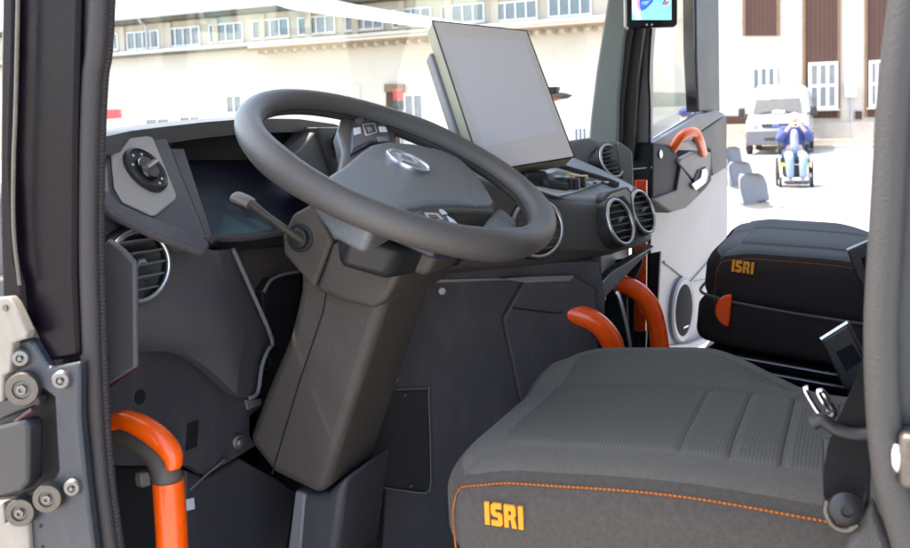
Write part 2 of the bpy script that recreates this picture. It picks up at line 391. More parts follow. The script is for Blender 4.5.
# rear pillar of the driver doorway (close to the lens)
rp = [(945, -430), (889, 0), (878, 90), (872, 180), (868, 250), (864, 330), (866, 410), (872, 470), (884, 520), (902, 580)]
rs = MB().tube(pts([(x+17, y) for x, y in rp], X=.645), .0105, 14, flat=.9).build('door_seal', 'lit_seal', cab)
MB().tube(pts([(x+7.5, y) for x, y in rp], X=.655), .0045, 12).build('seal_lip', bpy.data.materials['ribbed_rubber'], rs)
rearp = slab('rear_pillar', [(954, -430), (898, 0), (890, 90), (884, 180), (880, 250), (877, 330), (880, 410), (888, 470), (900, 520), (915, 580), (1100, 580), (1100, -430)], 'bluegrey', cab, .08, X=.655, bevel=.004)
MB().box(at(914, 458, X=.640), (.022, .018, .036)).build('striker', 'steel', rearp, .004)
MB().tube([at(905, 448, X=.652), at(897, 449, X=.635), at(897, 468, X=.635), at(905, 469, X=.652)], .0035, 10, sub=3).build('striker_loop', 'chrome', rearp)
# windscreen, curved, corner to corner
rows = []
for z in (1.22, 1.6, 2.0, 2.41):
    row = []
    for i in range(25):
        t = i/24*2-1
        row.append(V((1.78+1.04*t, 1.17-.34*abs(t)**3.2-.05*(z-1.22), z)))
    rows.append(row)
MB().grid(rows, (0, .006, 0)).build('windscreen', 'glass', cab)
# far front pillar
pt = [(588, 150), (590, 120), (596, 70), (608, -5), (638, -220), (667, -220), (632, 0), (625, 40), (619, 100), (618, 150)]
slab('pillar_trim', pt, 'ptrim', cab, .09, X=2.70, bevel=.008, seg=3)
slab('pillar_rubber', [(617.5, 150), (619, 100), (625, 40), (631, 0), (662, -220), (668, -220), (637, 0), (629, 50), (623, 100), (621, 150)], 'deep', cab, .07, X=2.71, bevel=.002)
slab('pillar_seal', [(621, 160), (623, 100), (629, 50), (636, 0), (667, -220), (667, -220), (645, 20), (637, 80), (633, 160)], 'seal', cab, .08, X=2.74, bevel=.004)
slab('door_post', [(631, 260), (633, 150), (637, 90), (644, 20), (672, -220), (668, -220), (650, 60), (649, 260)], 'midgrey', cab, .05, X=2.79, bevel=.004)
MB().tube(pts([(672.5, -220), (650.5, 40), (650, 120), (650, 330)], X=2.785), .004, 8).build('post_seal', 'gloss', cab)
slab('reflector', [(637, 170), (653, 168), (653, 199), (638, 196)], 'red', cab, .012, X=2.77, bevel=.003)
slab('post_foot', [(632, 168.5), (652, 166.5), (652, 168), (632, 170)], 'silver', cab, .012, X=2.765, bevel=.001)
# far door: hinged at the far front corner, swung out
DH, DD = V((2.84, .655, 0)), V((.93, -.141, 0)).normalized()
DN = V((DD.y, -DD.x, 0)).normalized()
if DN.y > 0: DN = -DN
DPL = (DH, DN)
def dpl(o): return (DH+DN*o, DN)                              # o: metres proud of the door's inner face
door = slab('door', [(650, 210), (650, 348), (660, 356), (690, 351), (705, 334), (727, 320), (728, 196), (726, 116), (717, 113), (705, 116), (652, 146)], 'white_door', cab, .05, plane=dpl(0), bevel=.006)
slab('window_frame', [(699, 112), (697, 60), (695, -150), (719, -150), (719, 0), (720, 112)], 'door_mid', door, .05, plane=dpl(.012), bevel=.006)
slab('window_frame', [(650, -160), (719, -160), (719, -146), (650, -146)], 'door_mid', door, .05, plane=dpl(.010), bevel=.004)
slab('window_seal', [(697, 112), (694, 50), (692, -150), (695, -150), (697, 50), (700, 112)], 'gloss', door, .04, plane=dpl(.006), bevel=.001)
slab('window_seal', [(651, 143), (651, 140), (697, 112), (703, 111), (703, 114)], 'gloss', door, .008, plane=dpl(.012), bevel=.001)
slab('window_glass', [(651, 138), (651, -150), (697, -150), (699, 108)], 'glass', door, .004, plane=dpl(-.03), bevel=0)
slab('sill_trim', [(652, 144), (703, 114), (717, 110), (726, 114), (700, 132), (692, 140), (672, 147)], 'door_blue', door, .03, plane=dpl(.035), bevel=.006)
up_ = slab('upper_panel', [(699, 133), (727, 115), (727, 168), (713, 176), (711, 160), (711, 150), (701, 142)], 'door_mid', door, .04, plane=dpl(.03), bevel=.006)
arm = slab('armrest', [(653, 142), (668, 144), (676, 147), (680, 160), (694, 150), (711, 151), (713, 158), (712, 182), (706, 190), (688, 208), (672, 213), (652, 200)], 'door_dark', door, .10, plane=dpl(.075), bevel=.012, seg=3)
slab('armrest_face', [(679, 163), (693, 179), (697, 190), (708, 181), (711, 165), (711, 152), (694, 152), (682, 158)], 'door_blue', arm, .02, plane=dpl(.088), bevel=.004)
slab('armrest_base', [(653, 199), (677, 190), (681, 166), (695, 185), (700, 193), (687, 207), (673, 212)], 'door_mid', arm, .02, plane=dpl(.086), bevel=.004)
slab('pull_cup', [(694, 180), (698, 170), (706, 166), (708, 172), (704, 186), (698, 190)], 'deep', arm, .012, plane=dpl(.092), bevel=.003)
slab('door_handle', [(693, 184), (702, 178), (703, 170), (707, 168), (708, 174), (706, 183), (697, 190)], 'chrome', arm, .012, plane=dpl(.10), bevel=.004)
MB().lathe(at(660, 154, pl=dpl(.076)), DN, [(.013, 0), (.013, .004), (.009, .006)], 18).build('screw_cap', 'silver', arm)
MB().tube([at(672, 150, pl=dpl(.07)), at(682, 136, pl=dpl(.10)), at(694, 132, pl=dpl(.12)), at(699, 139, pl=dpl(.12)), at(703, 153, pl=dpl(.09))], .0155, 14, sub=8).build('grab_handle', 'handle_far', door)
sc_ = at(682, 310, pl=dpl(.008)); dn, du, dr = disc_frame(DN)
spk = MB().lathe(sc_, DN, [(.118, -.01), (.118, .004), (.110, .010), (.104, .008)], 40, up=V((0, 0, 1))).build('speaker', 'white_door', door, sharp=50)
MB().lathe(sc_, DN, [(.104, .002), (.104, .006), (.07, .012), (.02, .014)], 40).build('speaker_grille', mat('speaker_mesh', (.014, .014, .016), .8, bump=.6, bscale=260, var=.2, vscale=200, spec=.08), spk)
MB().prism(pts([(683.5, 327), (688, 325), (688, 326.5), (683.5, 328.5)], pl=dpl(.019)), DN*.002).build('badge', 'btn', spk)
slab('map_pocket', [(652, 348), (690, 344), (705, 338), (720, 316), (727, 314), (727, 322), (706, 344), (690, 352), (660, 358)], 'white_door', door, .02, plane=dpl(.03), bevel=.005)
MB().tube(pts([(664, 262), (672, 268), (690, 283), (712, 279), (727, 270)], pl=dpl(.003)), .004, 8, sub=1).tube(pts([(690, 283), (712, 258), (727, 243)], pl=dpl(.003)), .004, 8, sub=1).build('pressed_line', 'white_door', door)
# far side sill and step
MB().box((2.86, .25, .60), (.12, .80, .10)).build('door_sill', 'silver', cab, .01)
# orange upright rail at the far side and its foot
MB().tube([at(641, 180, X=2.36), at(641, 250, X=2.36), at(640, 338, X=2.36)], .0165, 16, sub=2).build('upright_rail', 'orange_red', cab)
MB().tube([at(640, 330, X=2.36), at(639, 350, X=2.36), at(637, 420, X=2.36)], .020, 14, sub=2).build('rail_foot', 'black', cab)
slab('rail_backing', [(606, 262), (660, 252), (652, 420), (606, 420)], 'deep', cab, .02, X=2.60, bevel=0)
# driver's entry handle: orange post, grey elbow, orange cap
MB().tube(pts([(168, 480), (172, 540), (176, 640)], X=.80), .0185, 20).build('grab_handle', 'orange', cab)
el = MB().tube(pts([(100, 425), (116, 432), (138, 438), (155, 450), (165, 468), (168, 491)], X=.80), .0175, 18).build('handle_elbow', 'brown', cab)
MB().tube(pts([(111, 424), (124, 420), (143, 427), (160, 439), (172, 454), (174, 468)], X=.79), lambda t: .0145*max(.25, math.sin(math.pi*min(1, max(0, .08+.84*t)))**.35), 18, sub=10, flat=.9).build('grip_cap', 'orange', el)
# grey inner trim wedge behind the seal
tw = slab('pillar_inner_trim', [(104, 243), (108, 239), (122, 250), (134, 263), (135, 368), (109, 385), (104, 385)], 'fascia', cab, .008, X=.755, bevel=.003, seg=2)
slab('trim_underside', [(109, 382), (135, 367), (134, 371), (109, 388)], 'underside', tw, .006, X=.757, bevel=.001)
# ------------------------------------------------------------------ dashboard
dash = thing('dashboard', 'charcoal wraparound dashboard with round vents and a raised centre console under the windscreen', 'dashboard', (1.4, .75, .6))
def vent(c, n, r, parent, slats=5, sx=1.0, roll=0, ring='silver', deep=.012):
    """round air vent: housing, ring, slats as sub-parts"""
    n, up, side = disc_frame(n)
    if roll: up = Matrix.Rotation(roll, 3, n) @ up; side = up.cross(n)
    h = MB().lathe(c-n*.012, n, [(r*1.16, -.02), (r*1.16, .010), (r*1.05, .0125), (r*1.04, 0), (r*.2, -.012)], 40).build('air_vent', 'black', parent, sharp=35)
    MB().tube([c+n*.002+(up*math.cos(t)+side*math.sin(t)*sx)*r*1.05 for t in [2*math.pi*i/40 for i in range(40)]], .0035, 10, True, 1).build('vent_ring', ring, h)
    b = MB()
    for i in range(slats):
        y = (i-(slats-1)/2)/(slats/2)*.92; hw = math.sqrt(max(.02, 1-y*y))*r*.97
        p = c-n*.004+up*(y*r)
        b.prism([p-side*hw+n*.004, p+side*hw+n*.004, p+side*hw-n*.014-up*.006, p-side*hw-n*.014-up*.006], up*.0028)
    b.build('slat', 'slatm', h, .0008)
    MB().prism([c+side*(x*r)+up*(y*r)+n*.002 for x, y in ((-.16, -.02), (-.08, .2), (.12, .22), (.2, .05), (.08, .10), (-.05, .08))], n*.006).build('vent_tab', 'midgrey', h, .001)
    return h
# --- left end: light switch panel
pA, pB, pC = at(120, 205, Y=.825), at(207, 243, Y=.80), at(140, 132, Y=.905)
SW = plane3(pA, pB, pC); swn = SW[1]
def sw(o): return (SW[0]+swn*o, swn)
slab('switch_surround', [(100, 139), (107, 133), (163, 127), (170, 145), (209, 240), (190, 240), (118, 204), (100, 189)], 'fascia', dash, .03, plane=sw(0), bevel=.004)
slab('cream_side', [(103, 164), (107, 166), (110, 203), (103, 200)], 'cream', dash, .01, plane=sw(.006), bevel=.001)
ls = slab('light_switch_panel', [(111, 144), (114, 140), (146, 135), (153, 137), (177, 195), (176, 199), (156, 215), (152, 215), (124, 202), (115, 187)], 'grey', dash, .004, plane=sw(.004), bevel=.002)
kc = at(144.5, 171, pl=sw(.005)); n_, up_s, sd_ = disc_frame(swn)
kn = MB().lathe(kc, swn, [(.0345, 0), (.0345, .005), (.031, .008), (.029, .005), (.018, .004)], 40).build('light_switch', 'black', ls, sharp=30)
MB().lathe(kc+swn*.004, swn, [(.018, 0), (.0178, .004), (.016, .006)], 32).build('knob', 'gloss', ls)
gb = Matrix.Rotation(R(-72), 3, swn)
gu, gs = gb @ up_s, gb @ sd_
g_ = MB().prism([kc+swn*.0098+gu*a+gs*b for a, b in ((.019, -.0045), (.019, .0045), (-.019, .0045), (-.019, -.0045))], swn*.006, .85).build('knob_grip', 'fascia', ls, .002)
MB().prism([kc+swn*.0158+gu*a+gs*b for a, b in ((.0145, -.0015), (.0145, .0012), (-.0145, .0012), (-.0145, -.0015))], swn*.0012).build('pointer', 'silver', ls)
for a in (20, -25, -70, 135, 165):
    d = (up_s*math.cos(R(a))+sd_*math.sin(R(a)))*.0245
    MB().cyl(kc+d+swn*.0045, swn, .0019, .0012, 10).build('marking', 'btn', ls)
lip = [(100, 187), (108, 190), (120, 203), (160, 220), (207, 239), (211, 246), (205, 252), (160, 236), (119, 216), (106, 206), (100, 202)]
slab('lip', lip, 'fascia', dash, .012, plane=sw(.012), bevel=.004, seg=3)
# hood, recess, instrument display
hood = []
for px, py, yb in ((98, 138, .84), (130, 131, .89), (165, 126.5, .905), (205, 122, .92), (250, 118.5, .935), (300, 119, .95), (335, 124, .96), (356, 134, .965)):
    a = at(px, py, Y=yb); hood.append([a+V((0, 0, -.012)), a, a+V((.01, .05, .004)), a+V((.02, .17, -.01)), a+V((.02, .19, -.06))])
MB().grid(hood, (0, 0, -.012)).build('hood', 'dash', dash)
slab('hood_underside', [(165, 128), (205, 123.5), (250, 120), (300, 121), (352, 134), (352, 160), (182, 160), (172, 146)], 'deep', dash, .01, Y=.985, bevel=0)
slab('recess_wall', [(166, 148), (184, 148), (213, 236), (207, 243), (202, 236)], 'dash', dash, .02, plane=sw(-.006), bevel=.002)
slab('recess_groove', [(168, 152), (172, 150), (206, 234), (203, 235)], 'deep', dash, .004, plane=sw(-.003), bevel=.001)
DI = plane3(at(215, 238, Y=.93), at(290, 230, Y=.95), at(250, 156, Y=1.03))
slab('instrument_display', [(176, 152), (300, 150), (352, 152), (352, 224), (290, 231), (214, 240)], 'disp', dash, .02, plane=DI, bevel=.003)
MB().tube(pts([(208, 244), (214, 238), (225, 238.5), (250, 237), (290, 231)], Y=.895), .006, 10).build('display_trim', 'fascia', dash)
slab('display_shelf', [(209, 246), (228, 238), (292, 233), (296, 246), (232, 252)], 'black', dash, .03, Y=.90, bevel=.004)
slab('binnacle_facet', [(297, 153), (318, 128), (324, 131), (338, 182), (322, 196)], 'midgrey', dash, .05, Y=.93, bevel=.004)
slab('binnacle_facet', [(318, 127), (346, 127), (362, 165), (352, 196), (338, 184)], 'fascia', dash, .05, Y=.92, bevel=.004)
k2 = at(341, 145, Y=.915)
rk = MB().lathe(k2, (-.2, -1, .35), [(.026, 0), (.026, .006), (.018, .009), (.016, .018), (.013, .020)], 28).build('rotary_switch', 'black', dash, sharp=30)
MB().box(k2+V((-.016, -.012, .012)), (.009, .006, .013)).build('marking', 'btn', rk, .001)
# --- left fascia, vent
def rows_(spec): return [[at(x, y, Y=Yv) for x, y, Yv in r] for r in spec]
def fine(rows, a=6, b=6):
    r2 = [smooth(r, a) for r in rows]
    cols = [smooth([r2[i][j] for i in range(len(r2))], b) for j in range(len(r2[0]))]
    return [[cols[j][i] for j in range(len(cols))] for i in range(len(cols[0]))]
MB().grid(fine(rows_([
    [(96, 205, .85), (150, 226, .85), (200, 246, .85), (219, 252, .85)],
    [(96, 250, .845), (150, 256, .84), (205, 268, .845), (227, 285, .86)],
    [(96, 300, .835), (150, 302, .825), (215, 312, .835), (243, 330, .865)],
    [(96, 340, .845), (150, 337, .835), (215, 346, .845), (239, 368, .865)],
    [(96, 368, .87), (135, 353, .86), (190, 357, .865), (236, 394, .87)]])), (0, .02, 0)).build('lower_fascia', 'fascia', dash)
MB().grid(fine(rows_([
    [(219, 252, .85), (226, 250, .875), (233, 249, .90)],
    [(227, 285, .86), (240, 290, .885), (252, 296, .91)],
    [(243, 330, .865), (256, 333, .89), (271, 338, .91)],
    [(239, 368, .865), (250, 366, .89), (266, 356, .91)],
    [(236, 394, .87), (247, 398, .885), (258, 392, .90)]])), (0, .02, 0)).build('fascia_facet', 'fascia', dash)
MB().tube(pts([(233, 249, ), (252, 292), (272, 339), (268, 350), (262, 366), (258, 392), (250, 398)], Y=.885), .0035, 8, sub=3).build('fascia_edge', 'midgrey', dash)
MB().lathe(at(264, 363, Y=.90), (-.3, -1, 0), [(.012, 0), (.012, .006), (.008, .007), (.007, 0)], 18).build('clip', 'black', dash, sharp=30)
vent(at(138.5, 266, Y=.818), (-.18, -1, .05), .0415, dash, 5)
slab('gap_panel', [(226, 250), (300, 243), (300, 300), (272, 345), (262, 345)], 'brown', dash, .02, Y=.94, bevel=.002)
slab('gap_opening', [(262, 290), (270, 278), (297, 271), (302, 350), (280, 352), (266, 330)], 'deep', dash, .02, Y=.925, bevel=.002)
MB().tube(pts([(264, 292), (271, 280), (285, 274), (299, 272)], Y=.922), .003, 8).build('gap_trim', 'midgrey', dash)
# --- bracket and kick panels in the driver's footwell
br = slab('footwell_bracket', [(98, 368), (134, 350), (182, 352), (248, 396), (262, 400), (262, 407), (250, 416), (250, 436), (256, 446), (240, 456), (206, 476), (190, 466), (98, 466)], 'dash_blue', dash, .02, Y=.905, bevel=.002)
slab('slot', [(188, 424), (199, 420), (197, 447), (186, 451)], 'deep', br, .002, Y=.9035, bevel=0)
MB().cyl(at(140, 397, Y=.904), (0, -1, 0), .010, .001, 20).build('slot', 'deep', br)
slab('bracket_edge', [(246, 400), (262, 399), (262, 405), (248, 410)], 'midgrey', br, .004, Y=.90, bevel=.001)
cb = at(238, 442, Y=.90)
MB().lathe(cb, (-.4, -1, .1), [(.011, 0), (.011, .003), (.006, .004), (.006, .009), (.003, .010)], 16).build('bolt', 'boltm', br, sharp=30)
MB().tube(pts([(222, 462), (206, 475), (190, 490)], Y=.90), .0015, 6, sub=1).build('bracket_line', 'midgrey', br)
MB().lathe(at(223, 461, Y=.90), (0, -1, 0), [(.005, 0), (.004, .005), (.002, .006)], 12).build('bolt', 'boltm', br)
slab('footwell_panel', [(186, 470), (206, 478), (240, 458), (276, 478), (296, 491), (282, 580), (186, 580)], 'dash_blue', dash, .03, Y=.93, bevel=.004)
slab('footwell_side_panel', [(98, 466), (188, 466), (192, 580), (98, 580)], 'black', dash, .03, Y=.95, bevel=.004)
for (x, y, dx, dy) in ((143, 474, 10, 14),):
    slab('connector', [(x-2, y), (x+6, y-2), (x+8, y+4), (x+8, y+12), (x, y+14), (x-2, y+8)], 'cream', dash, .012, Y=.90, bevel=.002)
slab('label_tag', [(185, 500), (194, 498), (195, 509), (187, 511)], 'btn', dash, .002, Y=.89, bevel=0)
# --- centre console: face with vents swept along a plan path
ST = [(1.34, .78, 1.40, .03), (1.43, .66, 1.40, .03), (1.51, .570, 1.376, .025), (1.605, .492, 1.345, .022), (1.72, .438, 1.330, .020), (1.855, .420, 1.328, .02), (1.945, .440, 1.326, .02), (1.985, .52, 1.33, .02), (1.995, .65, 1.345, .02)]
zp = lambda x, y: 1.378+.0457*(x-1.53)+.407*(y-.583)     # the console top slopes up to the windscreen
ST = [(x, y, zp(x, y), b_) for x, y, _, b_ in ST]
def stn(i):
    x, y, zt, bl = ST[i]
    a = V(ST[max(0, i-1)][:2]); b = V(ST[min(len(ST)-1, i+1)][:2]); t = (b-a).normalized()
    n = V((t.y, -t.x, 0))
    if n.y > 0 and i < 5: n = -n
    if i >= 5: n = V((t.y, -t.x, 0))
    return V((x, y, 0)), n, zt
rows = []
for i in range(len(ST)):
    p, n, zt = stn(i)
    prof = [(-.030, zt-.004), (-.022, zt+.001), (-.012, zt), (0, zt-.010), (.010, zt-.045), (.012, zt-.085), (.004, 1.252), (-.006, 1.238), (-.022, 1.232), (-.09, 1.229)]
    rows.append([p+n*o+V((0, 0, z)) for o, z in prof])
MB().grid(fine(rows, 4, 5), (0, .0, -.004)).build('console_face', 'dash', dash, sharp=60)
for px, py, r, X_, vn in ((537, 228, .049, 1.525, (-.62, -.75, .14)), (619.5, 222, .0415, 1.685, (-.24, -.92, .30)), (642.5, 212, .0415, 1.815, (-.22, -.92, .30))):
    vent(at(px, py, X=X_), V(vn).normalized(), r, dash, 6)
# silver blade between the two console vents
slab('vent_housing', [(603, 199), (609, 192), (629, 186), (632, 190), (638, 232), (627, 246), (612, 236)], 'dash', dash, .03, plane=(at(620, 222, X=1.715), V((-.46, -.88, .10)).normalized()), bevel=.008, seg=3)
slab('vent_blade', [(607, 199), (612, 194), (627, 189), (630, 192), (631, 204), (624, 196), (612, 199)], 'grey', dash, .004, plane=(at(620, 222, X=1.711), V((-.46, -.88, .10)).normalized()), bevel=.0015)
# deck behind the face
deck = [(1.37, .77), (1.44, .672), (1.525, .583), (1.618, .508), (1.722, .456), (1.85, .438), (1.93, .456), (1.965, .53), (1.98, .66), (1.98, .76)]
MB().prism([V((x, y, zp(x, y)+.002)) for x, y in deck], (0, 0, -.03)).build('console_deck', 'blueshade', dash, .004)
MB().box((1.79, .93, 1.42), (.38, .32, .05)).build('console_shelf', 'dash', dash, .01)
DZ = lambda px, py, o=0: at(px, py, pl=plane3(V((1.53, .583, 1.381+o)), V((1.72, .456, zp(1.72, .456)+.003+o)), V((1.9, .625, zp(1.9, .625)+.003+o))))
def dk(name, px, m, h, parent=dash, bevel=.002, o=0):
    return MB().prism([DZ(x, y, o) for x, y in px], (0, 0, h)).build(name, m, parent, bevel)
tray = dk('switch_tray', [(519, 185), (538, 175), (556, 168), (600, 178), (607, 182), (572, 194), (558, 197)], 'traym', .004)
dk('tray_well', [(526, 184.5), (543, 177), (557, 172), (596, 180), (566, 191)], 'black', .003, tray, .001, .004)
MB().prism(smooth([DZ(x, y, .004) for x, y in ((541, 184), (548, 180.5), (560, 182.5), (570, 187), (568, 190.5), (556, 190), (545, 187.5))], 3, True), (0, 0, .016)).build('joystick_pad', 'black', tray, .005, 3)
for px, py, m in ((560, 180, 'btn'), (567, 180.5, 'btn'), (573, 181, 'red'), (579, 179, 'btn')):
    c = DZ(px, py+3, .012)
    MB().box(c, (.013, .026, .022)).build('rocker_switch', 'black', tray, .002)
    MB().box(c+V((0, .004, .0125)), (.010, .014, .004)).build('switch_cap', m, tray, .001)
for px, py, m in ((570, 176, 'yellow'), (584, 177, 'yellow'), (577, 178, 'orange')):
    MB().box(DZ(px, py, .018), (.014, .014, .008)).build('switch_cap', m, tray, .002)
for i in range(5):
    c = DZ(583+i*4, 183-i*.2, .008)
    MB().box(c, (.006, .040, .004)).build('indicator_bar', 'btn_dark' if i % 2 else 'traym', tray, .001)
MB().tube([DZ(545, 163, .004), DZ(575, 172, .004), DZ(605, 181, .004), DZ(617, 186, .004)], .009, 10, sub=3).build('tray_edge', 'black', dash)
dk('card_slot', [(497, 170), (545, 157), (552, 163), (530, 171), (505, 178)], 'black', .012)
dk('card_slot', [(500, 178), (530, 171), (545, 167), (549, 170), (512, 182)], 'grey', .006)
# far block of the dash with a storage pocket and a small oval vent
FB = (at(600, 170, X=2.05), V((-.80, -.58, .15)).normalized())
def fb(o): return (FB[0]+FB[1]*o, FB[1])
slab('far_pod', [(546, 147), (552, 143), (590, 137), (598, 141), (618, 139), (634, 150), (636, 200), (600, 184), (545, 164)], 'ptrim', dash, .35, plane=fb(0), bevel=.012, seg=3)
slab('pocket', [(573, 146), (588, 142), (594, 147), (600, 167), (590, 171), (577, 166), (571, 158)], 'midgrey', dash, .004, plane=fb(.002), bevel=.001)
slab('pod_cheek', [(617, 141), (632, 151), (634, 192), (622, 183), (619, 160)], 'ptrim', dash, .03, plane=fb(.006), bevel=.004)
vent(at(611, 161, pl=fb(.012)), V((-.36, -.88, .34)), .037, dash, 7, ring='silver')
# lower passenger dash towards the far pillar
MB().box((2.33, .90, 1.17), (.92, .46, .34)).build('passenger_dash', 'dash', dash, .02, 3)
MB().box((2.33, .94, .78), (.92, .40, .46)).build('passenger_kick_panel', 'dash_blue', dash, .02, 3)
# --- kick panel below the console
KP = plane3(V((1.43, .70, 1.2)), V((1.60, .50, 1.2)), V((1.47, .72, .6)))
def kp(o): return (KP[0]+KP[1]*o, KP[1])
slab('kick_panel', [(395, 262), (560, 262), (600, 262), (606, 300), (600, 600), (380, 600)], 'dash_blue', dash, .05, plane=kp(0), bevel=.004)
slab('raised_panel', [(526, 279), (575, 277), (596, 290), (604, 420), (600, 600), (548, 600), (524, 416), (504, 325), (503, 319)], 'dash_blue', dash, .02, plane=kp(.014), bevel=.005, seg=3)
MB().tube(pts([(513, 308), (530, 310), (556, 313), (563, 312)], pl=kp(.015)), .0016, 6).build('panel_joint', 'deep', dash)
slab('panel_top_edge', [(500, 279), (527, 277), (575, 276), (570, 281), (526, 283)], 'midgrey', dash, .01, plane=kp(.017), bevel=.001)
hp_ = slab('hatch', [(330, 400), (396, 391), (428, 390), (431, 480), (426, 492), (418, 493), (330, 482)], 'black', dash, .006, plane=kp(.003), bevel=.002)
MB().tube(pts([(396, 390), (426, 389), (428.5, 394), (431, 482), (427, 491), (419, 493), (366, 485)], pl=kp(.0095)), .0011, 6, sub=2).build('hatch_edge', 'midgrey', hp_)
for x, y in ((405, 395), (411, 486)): MB().lathe(at(x, y, pl=kp(.01)), KP[1], [(.004, 0), (.003, .002), (.001, .0022)], 10).build('screw', 'boltm', hp_)
MB().lathe(at(442, 291, pl=kp(.001)), KP[1], [(.0065, 0), (.0065, .002), (.0035, .003), (.003, .001)], 16).build('screw', 'btn', dash, sharp=30)
slab('label_strip', [(434, 280), (511, 277.5), (511, 280), (434, 283)], 'silver', dash, .003, plane=kp(.004), bevel=.0005)
# silver facets and the gap at the right end of the console
slab('console_end_facet', [(581, 308), (583, 303), (612, 272), (650, 249), (655, 246), (620, 282), (598, 305), (590, 318)], 'silver', dash, .02, plane=(at(610, 285, X=1.74), V((-.62, -.75, -.2)).normalized()), bevel=.002)
MB().tube(pts([(616, 292), (620, 300), (628, 335), (631, 356)], X=1.80), .005, 8, sub=3).build('console_end_edge', 'silver', dash)
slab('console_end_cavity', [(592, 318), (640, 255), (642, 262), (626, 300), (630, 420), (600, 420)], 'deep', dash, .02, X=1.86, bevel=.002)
MB().prism([V((x, y, .60)) for x, y in ((1.44, .80), (1.54, .64), (1.66, .56), (1.76, .51), (1.86, .51), (1.92, .57), (1.93, .75), (1.93, 1.08), (1.40, 1.08))], (0, 0, .66)).build('console_body', 'deep', dash)
MB().prism([V((x, y, 1.226)) for x, y in ((1.37, .79), (1.45, .67), (1.53, .585), (1.62, .51), (1.73, .455), (1.855, .438), (1.935, .456), (1.97, .53), (1.98, .66), (1.98, 1.06), (1.38, 1.06))], (0, 0, .012)).build('console_underside', 'black', dash)
# orange grab bars on the console
def hbar(px, X0, dx, r, name='grab_handle', m='orange_red'):
    return MB().tube([at(x, y, X=X0+dx*i) for i, (x, y) in enumerate(px)], r, 18, sub=8).build(name, m, dash)
hbar([(558, 312), (572, 313), (592, 320), (607, 334), (615, 354), (621, 400)], 1.60, .008, .0205)
hbar([(616, 283), (628, 286), (642, 295), (653, 312), (660, 345), (664, 400)], 1.83, .010, .0195, m='orange_red')
def sstep(a, b, x):
    t = max(0, min(1, (x-a)/(b-a))); return t*t*(3-2*t)
# ------------------------------------------------------------------ steering column
column = thing('steering_column', 'brown-black steering column rising from the footwell under the wheel with a stalk on its side', 'steering column', (1.2, .75, .6))
CX = 1.115
MB().prism(pts([(299, 262), (298, 292), (288, 336), (262, 398), (246, 441), (272, 474.5), (314, 495), (323, 495), (380, 318), (398, 262)], X=CX), (.155, 0, .0)).build('column_leg', 'brown', column, .018, 4)
MB().tube(pts([(329, 270), (323, 312), (300, 380), (272, 474)], X=CX-.0005), .0013, 6, sub=2).build('leg_joint', 'deep', column)
for a, b in (((403, 340), (399, 347)), ((399, 378), (393, 386)), ((377, 388), (371, 396))):
    MB().tube([at(*a, X=CX+.165), at(*b, X=CX+.165)], .0014, 6, sub=1).build('clip_slot', 'midgrey', column)
sh = MB().prism(pts([(283, 254), (282, 236), (292, 214), (311, 204), (332, 240.5), (313, 289.5)], X=1.095), (.20, 0, 0)).build('stalk_shroud', 'brown', column, .006, 3)
cc = MB().prism(pts([(332.5, 241), (372, 254), (402, 270), (386, 300), (373, 309.5), (340, 301), (314.5, 290.5)], X=1.093), (.205, 0, 0)).build('column_cover', 'brown', column, .009, 4)
MB().prism(pts([(312, 205), (322, 208), (364, 228), (345, 242), (334, 240.5)], X=1.10), (.16, 0, .01)).build('shroud_top', 'midgrey', column, .004, 2)
MB().prism(pts([(346, 243), (366, 230), (440, 250), (425, 278), (402, 270)], X=1.112), (.15, 0, 0)).build('wheel_collar', 'brown', column, .01, 3)
sk_ = at(300, 238, X=1.092)
so_ = MB().lathe(sk_, (-1, -.1, .1), [(.021, -.004), (.021, .001), (.016, .0015), (.014, .008), (.009, .010)], 24).build('stalk_socket', 'black', sh, sharp=35)
stp = smooth([at(301, 240, X=1.08), at(281, 226, X=1.06), at(262, 212.5, X=1.05), at(248, 202, X=1.045), at(234, 196, X=1.04)], 8)
sr = lambda t: .0125+.0065*sstep(.35, .85, t)-.006*sstep(.955, 1, t)
MB().tube(stp[:23], lambda t: sr(t*22/32), 16, sub=1, flat=.42).build('stalk', 'brown', column)
MB().tube(stp[22:], lambda t: sr((22+t*10)/32)+.0003, 16, sub=1, flat=.42).build('stalk_tip', 'tip', column)
slab('pedestal', [(294, 488), (308, 494), (326, 494), (346, 476), (332, 580), (282, 580)], 'dash_blue', column, .15, X=1.13, bevel=.012, seg=3)
slab('pedestal_edge', [(295, 491), (305, 495), (298, 580), (284, 580)], 'midgrey', column, .01, X=1.127, bevel=.003)
# ------------------------------------------------------------------ steering wheel
WC = V((1.2, .638, 1.4324)); WN = V((-.0606, -.5049, 1)).normalized()
Wf = (V((0, 1, 0))-WN*WN.y).normalized(); Wr = Wf.cross(WN)   # Wf: twelve o'clock, Wr: to the passenger side
wheel = thing('steering_wheel', 'grey-black leather steering wheel with oval badge and button pads', 'steering wheel', WC)
def wp(a, b, h=0): return WC+Wf*a+Wr*b+WN*h
def wpl(h): return (WC+WN*h, WN)
N_ = 96; RR = .232
rings = []
for i in range(N_):
    t = 2*math.pi*i/N_; d = Wf*math.cos(t)+Wr*math.sin(t); c = WC+d*RR; rr = .0215
    # thumb swellings by the spokes
    for s in (72, -72, 155, -155): rr += .0022*math.exp(-(((math.degrees(t)-s+180) % 360-180)/16)**2)
    rings.append([c+d*rr*.92*math.cos(q)+WN*rr*math.sin(q) for q in [2*math.pi*j/18 for j in range(18)]])
rim = MB().rings(rings, False, True).build('rim', 'leather', wheel)
